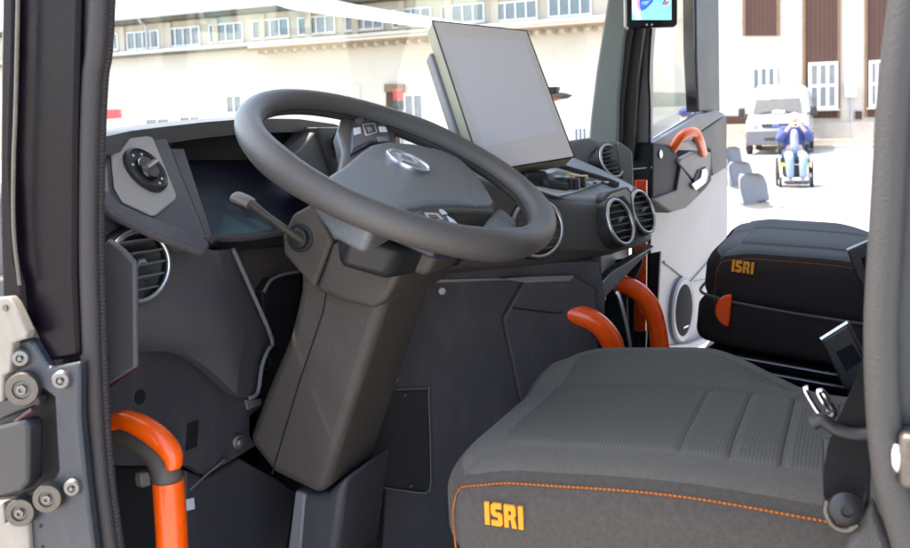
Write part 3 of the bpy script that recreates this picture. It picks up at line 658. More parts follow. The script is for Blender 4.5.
MB().tube([wp(math.cos(t)*(RR-.0204), math.sin(t)*(RR-.0204), -.004) for t in [2*math.pi*i/72 for i in range(72)]], .0011, 6, True, 1).build('rim_seam', 'black', rim)
def wslab(name, px, h, th, m, bevel, seg=3, sm=0, parent=None):
    P = pts(px, pl=wpl(h))
    if sm: P = smooth(P, sm, True)
    return MB().prism(P, -WN*th).build(name, m, parent or wheel, bevel, seg)
padpx = [(322, 178), (345, 163), (360, 150), (371, 143), (386, 140), (415, 143), (442, 149), (462, 158), (476, 171), (488, 187), (496, 201), (492, 205), (460, 203), (430, 203), (410, 207), (396, 214), (376, 222), (345, 205)]
hub = wslab('hub_pad', padpx, -.004, .05, 'pad', .010, 4)
# padded dome over the hub
wslab('hub_lip', [(398, 213), (411, 207.5), (430, 204), (462, 204), (495, 205), (494, 212), (462, 210), (432, 210.5), (413, 214), (400, 222)], -.010, .03, 'brown', .005, 2, 0, hub)
wslab('hub_underside', [(345, 200), (400, 216), (440, 205), (490, 206), (470, 240), (400, 250), (350, 235)], -.052, .05, 'black', .012, 3, 0, hub)
bc = at(407.5, 161.5, pl=wpl(-.002))
bd = MB().lathe(bc, WN, [(.038, -.004), (.038, .003), (.036, .0050), (.033, .003), (.0325, .0015)], 40, up=Wf, sx=.80).build('badge', 'silver', hub, sharp=40)
MB().lathe(bc, WN, [(.0330, -.002), (.0330, .0018), (.024, .0024)], 40, up=Wf, sx=.80).build('badge_face', 'blueshade', hub)
def bp_(x, y, h=.003): return bc+Wr*x*.031+Wf*y*.032+WN*h
dia = [(0, .82), (.62, 0), (0, -.82), (-.62, 0)]; inn = [(0, .5), (.36, 0), (0, -.5), (-.36, 0)]
b = MB()
for i in range(4):
    if i == 1: q0, q1, r0_, r1 = dia[1], (.2, -.55), inn[1], (.06, -.42)
    else: q0, q1, r0_, r1 = dia[i], dia[(i+1) % 4], inn[i], inn[(i+1) % 4]
    b.prism([bp_(*q0), bp_(*q1), bp_(*r1), bp_(*r0_)], WN*.0014)
b.build('emblem', 'chrome', hub, .0003)
# button pads on the two side spokes, thumb side up
def spoke(sgn, px_pad, cells, name='button_pad'):
    o = wslab(name, px_pad, -.006, .03, 'black', .004, 3)
    c = sum(pts(px_pad, pl=wpl(-.004)), V())/len(px_pad)
    return o
sp1 = wslab('spoke', [(338, 128), (343, 113), (352, 104), (390, 112), (398, 120), (396, 148), (350, 165), (338, 175), (343, 150)], -.012, .03, 'leather', .010, 4)
bp1 = wslab('button_pad', [(351.5, 152), (351, 130), (354, 120), (361, 114.5), (370, 113.5), (380, 115), (386, 121), (390, 132), (394, 143), (372, 141)], -.004, .03, 'btn_dark', .004, 3)
def button(px, m, parent, h=-.003): return wslab('button', px, h, .003, m, .0008, 2, 0, parent)
fr = button([(362, 123.5), (375, 122), (378, 132), (366, 135.5)], 'silver', bp1, -.0028)
button([(364, 125), (373.5, 124), (376, 131), (367, 133.5)], 'black', bp1, -.0018)
button([(366.5, 126.5), (371, 126), (373, 130.5), (369, 132)], 'midgrey', bp1, -.0010)
for q in ([(353.5, 128), (360.5, 126.5), (361.5, 133), (354, 135)], [(373.5, 116), (379.5, 116), (382, 121), (375.5, 121)], [(378.5, 126), (385.5, 126.5), (388, 131.5), (380, 131.5)]): button(q, 'btn', bp1)
button([(377, 136.5), (387, 136.5), (389, 140.5), (379, 141)], 'midgrey', bp1, -.0022)
for q in ([(355, 119), (362, 115.5), (365, 121.5), (358, 125)], [(366, 115.5), (372, 115), (373, 120), (367, 121)], [(352.5, 139), (365, 137), (366, 142), (353, 148)], [(381, 122), (385.5, 122.5), (386.5, 126), (379.5, 125.5)]): button(q, 'fascia', bp1)
# near spoke
bp2 = wslab('button_pad', [(405, 212), (418, 207), (436, 206.5), (446, 213), (466, 229), (478, 240), (440, 240), (400, 222)], -.012, .03, 'btn_dark', .004, 3)
for q, m in (([(424, 212), (438, 213), (444, 219), (430, 220)], 'silver'), ([(437, 207.5), (442, 208.5), (448, 213.5), (443, 214)], 'btn'), ([(447, 215), (454, 219.5), (458, 223.5), (450, 221)], 'btn'), ([(417, 216), (422, 216), (428, 222), (422, 221)], 'btn'), ([(432, 223), (446, 222.5), (458, 227), (442, 228)], 'pad'), ([(408, 213), (419, 209), (424, 210), (414, 216)], 'pad')):
    button(q, m, bp2, -.0105)
button([(428, 214), (436, 214.5), (440, 218), (432, 218.5)], 'btn_dark', bp2, -.0095)
button([(432.5, 215.7), (435, 215.5), (437, 217.6), (434, 217.8)], 'red', bp2, -.009)
# lower spokes towards the driver
wslab('spoke', [(500, 206), (508, 212), (520, 222), (516, 236), (498, 240), (482, 228), (490, 214)], -.016, .022, 'pad', .008, 4)
wslab('spoke', [(428, 150), (432, 146), (440, 144.5), (452, 148), (458, 156), (450, 160)], -.012, .022, 'pad', .006, 4)
wslab('spoke_root', [(440, 205), (494, 206), (486, 226), (478, 234), (462, 230), (448, 216)], -.034, .02, 'black', .006, 3)

# ------------------------------------------------------------------ touchscreen monitor
mon = thing('touchscreen_monitor', 'large unlit touchscreen monitor in olive-grey housing on the console', 'monitor', (1.66, .62, 1.38))
MN = V((-.63, -.62, .47)).normalized()
MP = (at(500, 100, X=1.60), MN)
def mpl(o): return (MP[0]+MN*o, MN)
quad = pts([(432, 21), (526.5, 31), (574, 157), (482, 172)], pl=mpl(0))
def inset(Q, *uv):
    a, b, c, d = Q
    return [(a*(1-u)+b*u)*(1-v)+(d*(1-u)+c*u)*v for u, v in uv]
hs = MB().prism([q-MN*.002 for q in quad], -MN*.040).build('housing', 'olive', mon, .004, 3)
MB().prism([q+MN*.0015 for q in quad], -MN*.003).build('front_glass', 'scr_border', hs, .002, 2)
MB().prism([q+MN*.0018 for q in inset(quad, (.06, .105), (.93, .085), (.93, .80), (.10, .855))], -MN*.001).build('screen', 'screen', mon)
MB().prism([q-MN*.041 for q in inset(quad, (-.035, .14), (.93, .12), (.93, .95), (-.035, .95))], -MN*.030).build('rear_housing', 'midgrey', mon, .004, 2)
ed = quad+[quad[0]]
for i in range(4): MB().tube([ed[i]+MN*.0008, ed[i+1]+MN*.0008], .0016, 6, sub=1).build('bezel_edge', 'black', hs)
MB().lathe(at(561, 148, pl=mpl(.002)), MN, [(.002, 0), (.0015, .0008)], 10).build('indicator_light', 'btn', hs)
bs = at(525, 168, pl=mpl(-.05))
MB().box(bs+V((0, 0, -.02)), (.10, .05, .03), Matrix.Rotation(R(45), 3, 'Z')).box(bs+V((.0, .03, -.055)), (.06, .06, .08), Matrix.Rotation(R(45), 3, 'Z')).build('mount', 'black', mon, .006)
# clip-on holder sticking out behind the monitor
hold = thing('device_holder', 'small black clip holder with orange underside poking out right of the big monitor', 'holder', at(556, 95, X=2.1))
slab('clamp', [(544, 87), (557, 86.8), (555, 93.5), (549, 95)], 'black', hold, .03, X=2.1, bevel=.002)
slab('cradle', [(547, 95), (560, 92.5), (567, 95), (562, 98), (551, 100)], 'midgrey', hold, .05, X=2.09, bevel=.003)
slab('cradle_underside', [(550, 98), (561, 97.5), (556, 100.5), (551, 101)], 'orange', hold, .03, X=2.088, bevel=.001)
MB().tube(pts([(552, 95), (540, 100), (532, 110), (528, 150)], X=2.12), .008, 8).build('arm', 'black', hold)
# ------------------------------------------------------------------ mirror display on the far pillar
mir = thing('mirror_display', 'small black camera display showing a blue picture on the far windscreen pillar', 'display', at(650, 0, X=2.60))
MPn = V((-.93, -.30, .0)).normalized(); MPp = (at(650, 10, X=2.60), MPn)
def mp(o): return (MPp[0]+MPn*o, MPn)
slab('display_body', [(625, -75), (626, 25), (629, 28.5), (674, 27), (677.5, 24), (678, -75)], 'gloss', mir, .03, plane=mp(0), bevel=.004, seg=3)
slab('body_edge', [(623.5, -75), (624.5, 26), (628, 29.5), (629, 28), (626.5, 25), (625.5, -75)], 'silver', mir, .03, plane=mp(-.002), bevel=.001)
scr = slab('display_screen', [(631.5, -65), (632, 19.7), (671.5, 19.7), (671.5, -65)], mat('lit_screen', (.02, .03, .03), .3, emit=(.10, .42, .50), estr=.55), mir, .002, plane=mp(.0012), bevel=0)
E_ = lambda n, c, s=.55: mat(n, (.01, .01, .02), .4, emit=c, estr=s)
for px, m in (([(640, -10), (654, -10), (653, 2), (646, 9), (641, 11), (639, 5)], E_('screen_navy', (.02, .06, .30))),
              ([(631.8, -10), (635, -10), (637, 6), (642, 19), (636, 19.4), (632.5, 10)], E_('screen_white', (.7, .85, .95))),
              ([(635.5, -5), (638, -5), (640, 8), (640, 13), (637, 6)], E_('screen_pink', (.60, .15, .30))),
              ([(641, 2), (651, 0), (646, 5), (642, 6)], E_('screen_blue', (.08, .25, .65))),
              ([(664, 3), (668, 0), (669, 3), (665, 6)], E_('screen_red', (.65, .05, .05))),
              ([(662, 4), (665, -2), (667, -2), (664, 5)], bpy.data.materials['screen_navy']), ([(668, 9), (671, 4), (671, 8), (669, 11)], bpy.data.materials['screen_blue'])):
    slab('picture_patch', px, m, scr, .0004, plane=mp(.0018), bevel=0)
for x in (647, 652): MB().lathe(at(x, 24.5, pl=mp(.001)), MPn, [(.003, 0), (.002, .0012)], 10).build('button', 'silver', mir)

# ------------------------------------------------------------------ seats
def sstep(a, b, x):
    t = max(0, min(1, (x-a)/(b-a))); return t*t*(3-2*t)
SWD, SLN, SHT = .50, .60, .15
BOL = [1.0]
def plan(x, y, cr=.075):
    e = x if x < SWD/2 else SWD-x
    dx, dy = max(0, cr-e), max(0, cr+y); l = math.hypot(dx, dy)
    if dx > 0 and dy > 0 and l > 1e-9:
        k = max(dx, dy)/l; dx *= k; dy *= k
        e = cr-dx; y = dy-cr
        x = e if x < SWD/2 else SWD-e
    return x, y
def seat_h(x, y):
    """height of the cushion top over its datum, x 0..SWD from the near side, y 0 (front) .. -SLN"""
    h = BOL[0]*(.018-.055*sstep(.26, .44, -y))*(sstep(.32, .43, x))   # raised far bolster, falling towards the back
    h -= .016*(1-sstep(.0, .12, x))
    h -= .007*math.exp(-((x-.315)/.010)**2)
    h -= .020*sstep(-.12, .0, y)                       # front drops
    h += .012*math.exp(-((y+.30)/.16)**2)
    return h
LET = {'I': [[(.0, 0), (.26, 0), (.26, 1), (0, 1)]],
       'S': [[(0, 0), (.52, 0), (.62, .1), (.62, .46), (.52, .58), (.24, .62), (.24, .76), (.58, .76), (.58, 1), (.1, 1), (0, .9), (0, .54), (.1, .42), (.38, .38), (.38, .24), (0, .24)]],
       'R': [[(0, 0), (.24, 0), (.24, 1), (0, 1)], [(.24, .76), (.36, .76), (.40, .72), (.40, .60), (.36, .56), (.24, .56), (.24, .34), (.36, .34), (.42, 0), (.68, 0), (.60, .36), (.54, .44), (.64, .54), (.64, .9), (.54, 1), (.24, 1)]]}
def make_seat(loc, tilt, yaw, mats, label, near):
    t = thing('driver_seat' if near else 'passenger_seat', label, 'seat', (0, 0, 0))
    side, top, rib, pipe = mats; BOL[0] = 1.0 if near else .5
    def disp(p):
        wgt = sstep(-SHT*.75, -.02, p.z)
        q = V((p.x, p.y, p.z+seat_h(p.x, p.y)*wgt))
        fr = sstep(-.10, 0, p.y)                       # front narrows in plan, corners round
        q.x, q.y = plan(q.x, q.y)
        q.x += (.25-q.x)*.06*fr*fr
        q.x -= .006*math.sin(math.pi*max(0, min(1, -p.z/SHT)))*(1 if p.x < .02 else 0)
        return q
    body = MB().rbox((SWD/2, -SLN/2, -SHT/2), (SWD, SLN, SHT), .042, 46, disp).build('cushion', side, t, sharp=80)
    # border cloth and ribbed centre, laid over the cushion with their own shape
    def cover(x0, x1, y0, y1, lift, chan, nx=44, ny=64, rnd=.05):
        g = []
        for j in range(ny+1):
            row = []
            for i in range(nx+1):
                u, v = i/nx, j/ny
                x = x0+(x1-x0)*u; y = y0+(y1-y0)*v
                # rounded plan outline
                dy = max(0, (rnd-abs(y-y0))/rnd)
                ins = rnd*.6*(1-math.sqrt(max(0, 1-dy*dy)))
                x = x0+ins+(x1-x0-2*ins)*u
                fr = sstep(-.10, 0, y); xx, yy = plan(x, y); xx += (.25-xx)*.06*fr*fr
                e = min(u*nx, (1-u)*nx, v*ny*1.0, 99)
                z = seat_h(x, y)+lift*sstep(0, 2.2, e)-.003*(1-sstep(0, 1.5, e))
                if chan:
                    for c in (-.30, -.355, -.41, -.465, -.52): z -= .0040*(1-sstep(.29, .31, x))*math.exp(-((y-c)/.0035)**2)
                # follow the rounding at the edges
                for d in (x, SWD-x, -y):
                    if d < .042: z -= .042-math.sqrt(max(0, .042**2-(.042-max(0, d))**2))
                row.append(V((xx, yy, z)))
            g.append(row)
        return MB().grid(g)
    brd = cover(.014, SWD-.010, -.014, -SLN+.004, .0020, False, 60, 70, .03).build('border_cover', top, t, sharp=80)
    cover(.060, SWD-.062, -.070, -SLN+.01, .0050, near, 64, 170, .05).build('centre_panel', rib, t, sharp=80)
    if True:                                            # piping round the near edge and the front corner
        pp = []
        def edge(x, y):
            return disp(V((x, y, -.0140)))
        for i in range(24): pp.append(edge(.0107, -.58+.50*i/23)+V((-.0012, 0, 0)))
        for x_, y_, z_ in ((.0107, -.055, -.014), (.0100, -.040, -.016), (.0075, -.031, -.021), (.004, -.027, -.030), (.0, -.025, -.045), (0, -.024, -.065), (0, -.024, -.090), (0, -.026, -.115), (0, -.028, -.14)):
            pp.append(disp(V((x_, y_, z_)))+V((-.0012, .0012, 0)))
        MB().tube(pp, .0014 if near else .0007, 8, sub=3).build('piping', pipe, body)
    # logo on the near side
    lx, ls_, lz = (-.0085, .0268, -.060) if near else (-.0085, .0265, -.046)
    ly = -.085 if near else -.068
    cur = 0; b = MB()
    for ch in 'ISRI':
        for poly in LET[ch]:
            b.prism([V((lx, ly-(cur+px)*ls_*.84, lz+(py-.5)*ls_)) for px, py in poly], (.004, 0, 0))
        cur += max(p[0] for q in LET[ch] for p in q)+.1
    b.build('logo', 'logo', body)
    if near:
        MB().rbox((SWD/2, -.30, -.225), (SWD-.02, .56, .15), .03, 6).build('seat_pan', 'black', t)
        MB().box((SWD/2, -.30, -.42), (.36, .44, .26)).build('pedestal', 'black', t, .01)
    else:
        def sh_(p):
            f = sstep(-.16, 0, p.y); return V((p.x+(.25-p.x)*.12*f*f, p.y, p.z))
        MB().rbox((SWD/2-.004, -SLN/2+.004, -.185), (SWD+.016, SLN, .11), .03, 30, sh_).build('seat_shell', mats[0], t, sharp=80)
        MB().tube([V((-.010, -.57, -.075)), V((-.014, -.48, -.098)), V((-.014, -.40, -.128)), V((-.014, -.25, -.132)), V((-.012, -.12, -.130)), V((.004, -.03, -.126)), V((.05, .004, -.124)), V((.2, .006, -.124))], .0035, 8).build('shell_seam', 'fascia', t)
        a = [V((-.016, -.038-.036*0, -.158))]
        kn = []
        for k in range(13):
            an = math.pi/2+math.pi*k/12
            kn.append(V((-.008, -.060-.034*math.cos(an), -.148+.038*math.sin(an))))
        MB().prism([V((p.x, -.060+abs(p.y+.060)-.016, p.z)) for p in kn], (-.014, 0, 0)).build('adjuster_knob', 'orange_red', t, .004, 3)
        for i in range(5):
            MB().rbox((SWD/2-.004, -SLN/2-.006, -.262-.026*i), (SWD-.008-.006*i, SLN-.03, .024), .011, 8).build('bellows_fold', 'gloss', t)
        MB().box((SWD/2, -.30, -.50), (.40, .46, .24)).build('pedestal', 'black', t, .01)
    # backrest, mostly beyond the doorway
    MB().rbox((SWD/2, -.60-.02, .30), (SWD-.01, .13, .66), .05, 10, lambda p: V((p.x, p.y-.16*(p.z+.03), p.z))).build('backrest', side, t)
    t.location = loc; t.rotation_euler = (tilt, 0, yaw)
    return t
make_seat((.950, .490, 1.098), R(-1.2), 0, ('seat_side', 'seat_top', 'rib', 'thread'), 'nearer grey cloth seat with ribbed centre and orange piping', True)
make_seat((2.105, .335, 1.205), R(6), R(0), ('pseat_side', 'pseat_top', 'prib', 'thread'), 'farther black seat with orange knob on its side and bellows below', False)

# ------------------------------------------------------------------ seat belts
def buckle(label, px, X, stalk, face):
    t = thing('seat_belt_buckle', label, 'belt buckle', at(*px[2], X=X))
    h = slab('buckle_body', px, 'black', t, .038, X=X, bevel=.004, seg=3)
    slab('buckle_label', face, 'gloss', h, .001, X=X-.0015, bevel=0)
    a, b = V(at(*px[0], X=X)), V(at(*px[1], X=X))
    MB().tube([a+V((.006, 0, .001)), b+V((.006, 0, .001))], .0035, 8, sub=1).build('buckle_edge', 'silver', h)
    MB().tube(pts(stalk, X=X+.014), .011, 10, flat=.5).build('stalk', 'black', t)
buckle('black belt buckle standing between the two seats beyond the grey cushion', [(821, 341), (848, 324), (866, 360), (868, 378), (848, 392), (842, 385)], 1.50, [(855, 380), (868, 420), (880, 470)], [(836, 352), (852, 344), (862, 360), (846, 372)])
buckle('black belt buckle standing at the near side of the black seat', [(847, 251), (870, 241), (878, 262), (879, 284), (866, 291), (857, 278)], 2.06, [(870, 286), (880, 320), (884, 360)], [(861, 258), (871, 254), (874, 266), (865, 271)])
belt = thing('seat_belt', 'black driver belt with bright tongue and floor bolt beside the near rear pillar', 'seat belt', at(845, 500, X=.86))
MB().grid([[at(x0, y, X=xx), at(x1, y, X=xx+.004)] for x0, x1, y, xx in ((874, 886, 330, .84), (856, 868, 380, .85), (834, 874, 428, .86), (827, 870, 450, .865), (823, 868, 475, .865), (824, 864, 495, .865), (833, 860, 515, .865))], (.003, 0, 0)).build('webbing', 'web', belt)
slab('webbing_sleeve', [(822, 438), (872, 442), (870, 500), (860, 520), (836, 518), (823, 498)], 'black', belt, .012, X=.872, bevel=.004, seg=3)
MB().tube(pts([(812, 424), (822, 420), (836, 429), (856, 434), (876, 432)], X=.858), .0062, 12).build('tongue_bar', 'black', belt)
tg = MB().tube(pts([(808, 388), (806, 391), (822, 416), (833, 416), (835, 410), (824, 393), (820, 391), (819, 394), (829, 410)], X=.875), .0026, 8, sub=3).build('tongue', 'chrome', belt)
cB = at(846, 508, X=.85)
MB().lathe(cB, (-1, -.2, .1), [(.015, 0), (.015, .004), (.011, .008), (.006, .009), (.005, .006)], 24).build('anchor_bolt', 'black', belt, sharp=35)
MB().tube(pts([(828, 500), (826, 512), (834, 526), (848, 530), (858, 524)], X=.856), .0035, 10).build('anchor_loop', 'steel', belt)
slab('anchor_bracket', [(846, 548), (872, 505), (895, 560), (880, 590), (840, 590)], 'dash', belt, .03, X=.86, bevel=.006)
# ------------------------------------------------------------------ yard outside
g = MB().grid([[V((x, y, 0)) for x in (-300, -20, 60, 600)] for y in (-400, -20, 60, 400)]).build('ground', 'concrete'); g['kind'] = 'structure'
def win(mb_parent, px, X, nx, ny=1, gl='wglass', fw=.06, name='window', frame='wframe', deep=.12):
    """window with frame bars and one pane mesh, proud of the wall at X"""
    a, b = at(*px[0], X=X), at(*px[1], X=X)             # upper left, lower right in the photo
    y1, y0 = a.y, b.y; z1, z0 = at((px[0][0]+px[1][0])/2, px[0][1], X=X).z, at((px[0][0]+px[1][0])/2, px[1][1], X=X).z
    m = MB()
    def bar(ya, yb, za, zb): m.box((X-.035, (ya+yb)/2, (za+zb)/2), (.075, abs(yb-ya), abs(zb-za)))
    bar(y0, y1, z0, z0+fw); bar(y0, y1, z1-fw, z1)
    for i in range(nx+1):
        y = y0+(y1-y0-fw)*i/nx; bar(y, y+fw, z0+fw+.002, z1-fw-.002)
    for j in range(1, ny):
        z = z0+(z1-z0)*j/ny; m.box((X-.03, (y0+y1)/2, z), (.060, y1-y0-2*fw, fw*.9))
    f = m.build(name, frame, mb_parent)
    MB().box((X-.008, (y0+y1)/2, (z0+z1)/2), (.012, y1-y0-.04, z1-z0-.04)).build('pane', gl, f)
    MB().box((X-.05, (y0+y1)/2, z0-.04), (.14, y1-y0+.16, .06)).build('sill', 'plaster2', f)
    return f
# --- long hall seen through the windscreen: its wall is the plane X = 36
XA = 36.0
hall = thing('hall_building', 'long pale hall with a strip of upper windows below a weathered eave', 'building', (40, 30, 0))
zl = 5.42                                                # ledge under the window strip
MB().box((41.0, 33, 2.7), (10, 48, 5.38)).build('wall', 'plaster2', hall)
MB().box((41.2, 33, 6.2), (9.6, 48, 1.5)).build('upper_wall', 'plaster', hall)
MB().box((XA-.16, 33, zl), (.75, 48.4, .16)).build('ledge', 'plaster2', hall, .02)
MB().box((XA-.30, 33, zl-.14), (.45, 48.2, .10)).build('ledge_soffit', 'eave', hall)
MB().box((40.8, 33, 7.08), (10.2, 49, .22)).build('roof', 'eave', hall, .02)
MB().box((XA-.40, 33, 7.20), (.14, 49.2, .14)).build('gutter', 'zinc', hall, .03)
for y, z0_ in ((33.6, 5.5), (46, 5.5)):
    MB().tube([V((XA-.42, y, 7.12)), V((XA-.30, y, 6.95)), V((XA+.02, y, 6.75)), V((XA+.02, y, z0_))], .07, 8, sub=3).build('downpipe', 'zinc', hall)
for a, b, n in (((113, 33), (119, 50), 1), ((127, 31), (160, 49), 4), ((167, 27), (201, 46), 4), ((209, 23), (244, 42), 4), ((252, 19), (290, 38), 4), ((298, 16), (336, 34), 4), ((345, 12), (384, 30), 4), ((392, 8), (432, 27), 4), ((441, 4), (485, 23), 4), ((494, 1), (538, 20), 4), ((548, -4), (592, 16), 4)):
    win(hall, (a, b), XA+.38, n, 1, 'wglass' if n else 'wglass')
for i in range(9):
    c = at(122+46.6*i, 40-2.6*i, X=XA+.3)
    MB().box((XA+.34, c.y, 6.2), (.12, .35, 1.45)).build('pilaster', 'plaster', hall, .01)
# canopy with brown gutter and row of rafter ends under the ledge
ya, yb = at(262, 50, X=XA).y, at(640, 33, X=XA).y
MB().box((XA-.55, (ya+yb)/2, 5.20), (1.1, ya-yb, .10)).build('canopy', 'plaster2', hall, .01)
MB().box((XA-1.12, (ya+yb)/2, 5.10), (.12, ya-yb, .14)).build('canopy_gutter', 'copper', hall, .02)
b = MB()
for i in range(34):
    b.box((XA-.45, ya-.3-(ya-yb-.6)*i/33, 4.98), (.8, .16, .16))
b.build('rafter_end', 'plaster', hall)
for a, b_, n, gl in (((226, 95), (243, 113), 2, 'wglass'), ((404, 94), (424, 120), 2, 'wglass'), ((146, 118), (171, 140), 2, 'wglass2'), ((180, 116), (202, 140), 2, 'wglass2'), ((574, 127), (588, 150), 3, 'wglass'), ((334, 86), (360, 104), 2, 'plaster2')):
    win(hall, (a, b_), XA, n, 1, gl)
slab('door_hood', [(384, 84), (404, 84), (404, 92), (384, 92)], 'copper', hall, .1, X=XA-.2, bevel=.01)
slab('entrance_door', [(386, 92), (402, 92), (402, 150), (386, 150)], 'plank', hall, .05, X=XA-.05, bevel=0)
# sloping white awning cloth in front of the upper windows
MB().prism(pts([(262, -6), (300, -6), (380, 9), (455, 21), (472, 24), (472, 31), (440, 29), (360, 19), (290, 9), (268, 2)], X=35.1), (.3, 0, 0)).build('awning', 'wframe', hall, .01)
# info box on a post and a red banner
ib = thing('meter_box', 'small dark red and black device box on a post before the hall', 'box', V((*at(398, 100, X=28).to_2d(), 0)))
c = at(398.5, 98, X=28)
MB().box(c+V((0, 0, .12)), (.14, .34, .34)).build('sign_plate', 'red', ib, .01)
MB().box(c+V((0, 0, -.25)), (.18, .34, .36)).build('case', 'black', ib, .02)
MB().lathe(c+V((-.1, -.03, -.24)), (-1, 0, 0), [(.10, 0), (.10, .08), (.06, .10)], 16).build('lens', 'gloss', ib)
MB().tube([c, V((c.x+.12, c.y, 0))], .03, 8, sub=1).build('post', 'zinc', ib)
rb = thing('red_banner', 'red banner beside the near door seal in front of the hall', 'banner', V((*at(110, 118, X=24).to_2d(), 0)))
slab('banner_cloth', [(92, 110), (121, 109), (121, 118), (92, 120)], 'redcloth', rb, .03, X=24, bevel=.004)
cb_ = at(96, 115, X=24.1)
MB().tube([cb_+V((0, 0, .3)), V((cb_.x, cb_.y, 0))], .04, 8, sub=1).build('banner_pole', 'zinc', rb)
# --- house with tall timber panels, wall plane X = 38
XB = 38.0
house = thing('timber_panel_house', 'white rendered building with tall brown timber panels between its piers behind the van', 'building', (42, 3, 0))
yL, yR = at(600, 100, X=XB).y, -14
MB().box((43, (yL+yR)/2, 5), (10, yL-yR, 10)).build('wall', 'plaster2', house)
MB().box((XB-.06, (yL+yR)/2, .62), (.14, yL-yR+.1, .72)).build('plinth', 'plinth', house, .02)
MB().box((XB-.10, (yL+yR)/2, .16), (.24, yL-yR+.1, .34)).build('plinth_base', 'plaster', house, .02)
def panel(x0, x1, y0, y1):
    P = pts([(x0, y0), (x1, y0), (x1, y1), (x0, y1)], X=XB-.10)
    o = MB().prism(P, (.08, 0, 0)).build('timber_panel', 'plank', house)
    for xa, xb in ((x0-1.5, x0+1.5), (x1-1.5, x1+1.5)):
        Q = pts([(xa, y0), (xb, y0), (xb, y1), (xa, y1)], X=XB-.13)
        MB().prism(Q, (.12, 0, 0)).build('frame_post', 'copper', o)
panel(687, 699, -90, 39); panel(744, 778, -90, 35.5); panel(804, 839, -90, 118); panel(866, 900, -90, 117)
panel(940, 974, -90, 117)
slab('timber_skirting', [(722, 116), (747, 116), (747, 124), (722, 124)], 'plank', house, .05, X=XB-.08, bevel=0)
slab('timber_skirting', [(855, 111), (862, 111), (862, 119), (855, 119)], 'plank', house, .05, X=XB-.08, bevel=0)
for a, b_, nx, ny, gl in (((751, 66), (777, 92), 3, 1, 'wglass'), ((808.5, 62), (838, 109), 3, 2, 'wglass2'), ((869, 60), (892, 107), 3, 2, 'wglass2'), ((692, 68), (706, 108), 2, 2, 'wglass'), ((942, 60), (972, 107), 3, 2, 'wglass2')):
    win(house, (a, b_), XB-.13, nx, ny, gl, .11)
slab('grime_band', [(652, 92), (690, 93), (690, 106), (652, 107)], 'grime', house, .02, X=XB-.012, bevel=0)
slab('pier_joint', [(652, 20), (742, 20), (742, 21), (652, 21)], 'plinth', house, .02, X=XB-.012, bevel=0)
slab('pier_joint', [(780, 16), (803, 16), (803, 17), (780, 17)], 'plinth', house, .02, X=XB-.012, bevel=0)
slab('meter_cabinet', [(845, 82), (857, 82), (857, 97), (845, 97)], 'wframe', house, .2, X=XB-.2, bevel=.02)
MB().tube(pts([(851.5, 97), (851.5, 140)], X=XB-.1), .045, 8, sub=1).build('cable_pipe', 'zinc', house)
slab('vent_block', [(754, 40), (777, 40), (777, 55), (754, 55)], 'plinth', house, .03, X=XB-.02, bevel=0)
# low kerb along the house
kb_ = MB().box((37.2, 0, .06), (1.2, 40, .12)).build('pavement', 'plinth', None, .01); kb_['kind'] = 'structure'

# --- white van facing the camera
vc = at(776, 155, Z=0)
van = thing('van', 'white high-roof van with dark windscreen and grey bumper parked before the timber-panelled house', 'van', vc)
vf = V((-vc.x, -vc.y, 0)).normalized(); vf = Matrix.Rotation(R(-4), 3, 'Z') @ vf; vsd = V((-vf.y, vf.x, 0))   # vf: towards the camera
def vp(s, h, d=0): return vc+vsd*s+V((0, 0, h))+vf*d
def sect(hw, z0, zs, z1, d, r=.16):
    """front-view outline of the body at depth d"""
    out = []
    for s, z in ((-hw, z0), (-hw, zs), (-hw+.10, z1-r), (-hw+.10+r, z1), (hw-.10-r, z1), (hw-.10, z1-r), (hw, zs), (hw, z0)): out.append(vp(s, z, d))
    return out
MB().rings([sect(.90, .42, .80, 1.12, .02), sect(.97, .36, .95, 1.20, -.10), sect(1.0, .34, 1.2, 1.34, -.55), sect(1.0, .34, 1.3, 1.95, -1.05, .2), sect(1.0, .34, 1.4, 2.36, -1.45, .25), sect(1.0, .34, 1.4, 2.42, -2.0, .2), sect(1.0, .34, 1.4, 2.42, -5.2, .2), sect(.97, .36, 1.4, 2.36, -5.4, .2)]).build('body', 'van', van, .03, 2, sharp=50)
def vq(name, pp, m, off=.0, parent=van, th=.02, bev=.008): return MB().prism([vp(*p)+vf*off for p in pp], -vf*th).build(name, m, parent, bev)
ws = vq('windscreen', [(-.80, 1.40, -.60), (.80, 1.40, -.60), (.72, 1.92, -.985), (-.72, 1.92, -.985)], 'vglass', .04)
for s in (-1, 1): MB().tube([vp(s*.55, 1.42, -.55), vp(s*.1, 1.50, -.60)], .012, 6, sub=1).build('wiper', 'black', ws)
vq('licence_card', [(-.15, 1.42, -.57), (.25, 1.42, -.57), (.25, 1.50, -.63), (-.15, 1.50, -.63)], 'btn', .03, ws)
vq('bumper', [(-.94, .34, .10), (.94, .34, .10), (.98, .66, .10), (.94, .86, .10), (-.94, .86, .10), (-.98, .66, .10)], 'vanlow', .02, van, .25, .05)
gr = vq('grille', [(-.42, .92, .04), (.42, .92, .04), (.48, 1.06, .02), (-.48, 1.06, .02)], 'black', .03)
vq('emblem', [(-.12, .95, .05), (.12, .95, .05), (.12, 1.04, .04), (-.12, 1.04, .04)], 'blue_led', .03, gr)
vq('air_intake', [(-.35, .50, .13), (.35, .50, .13), (.35, .60, .13), (-.35, .60, .13)], 'black', .02)
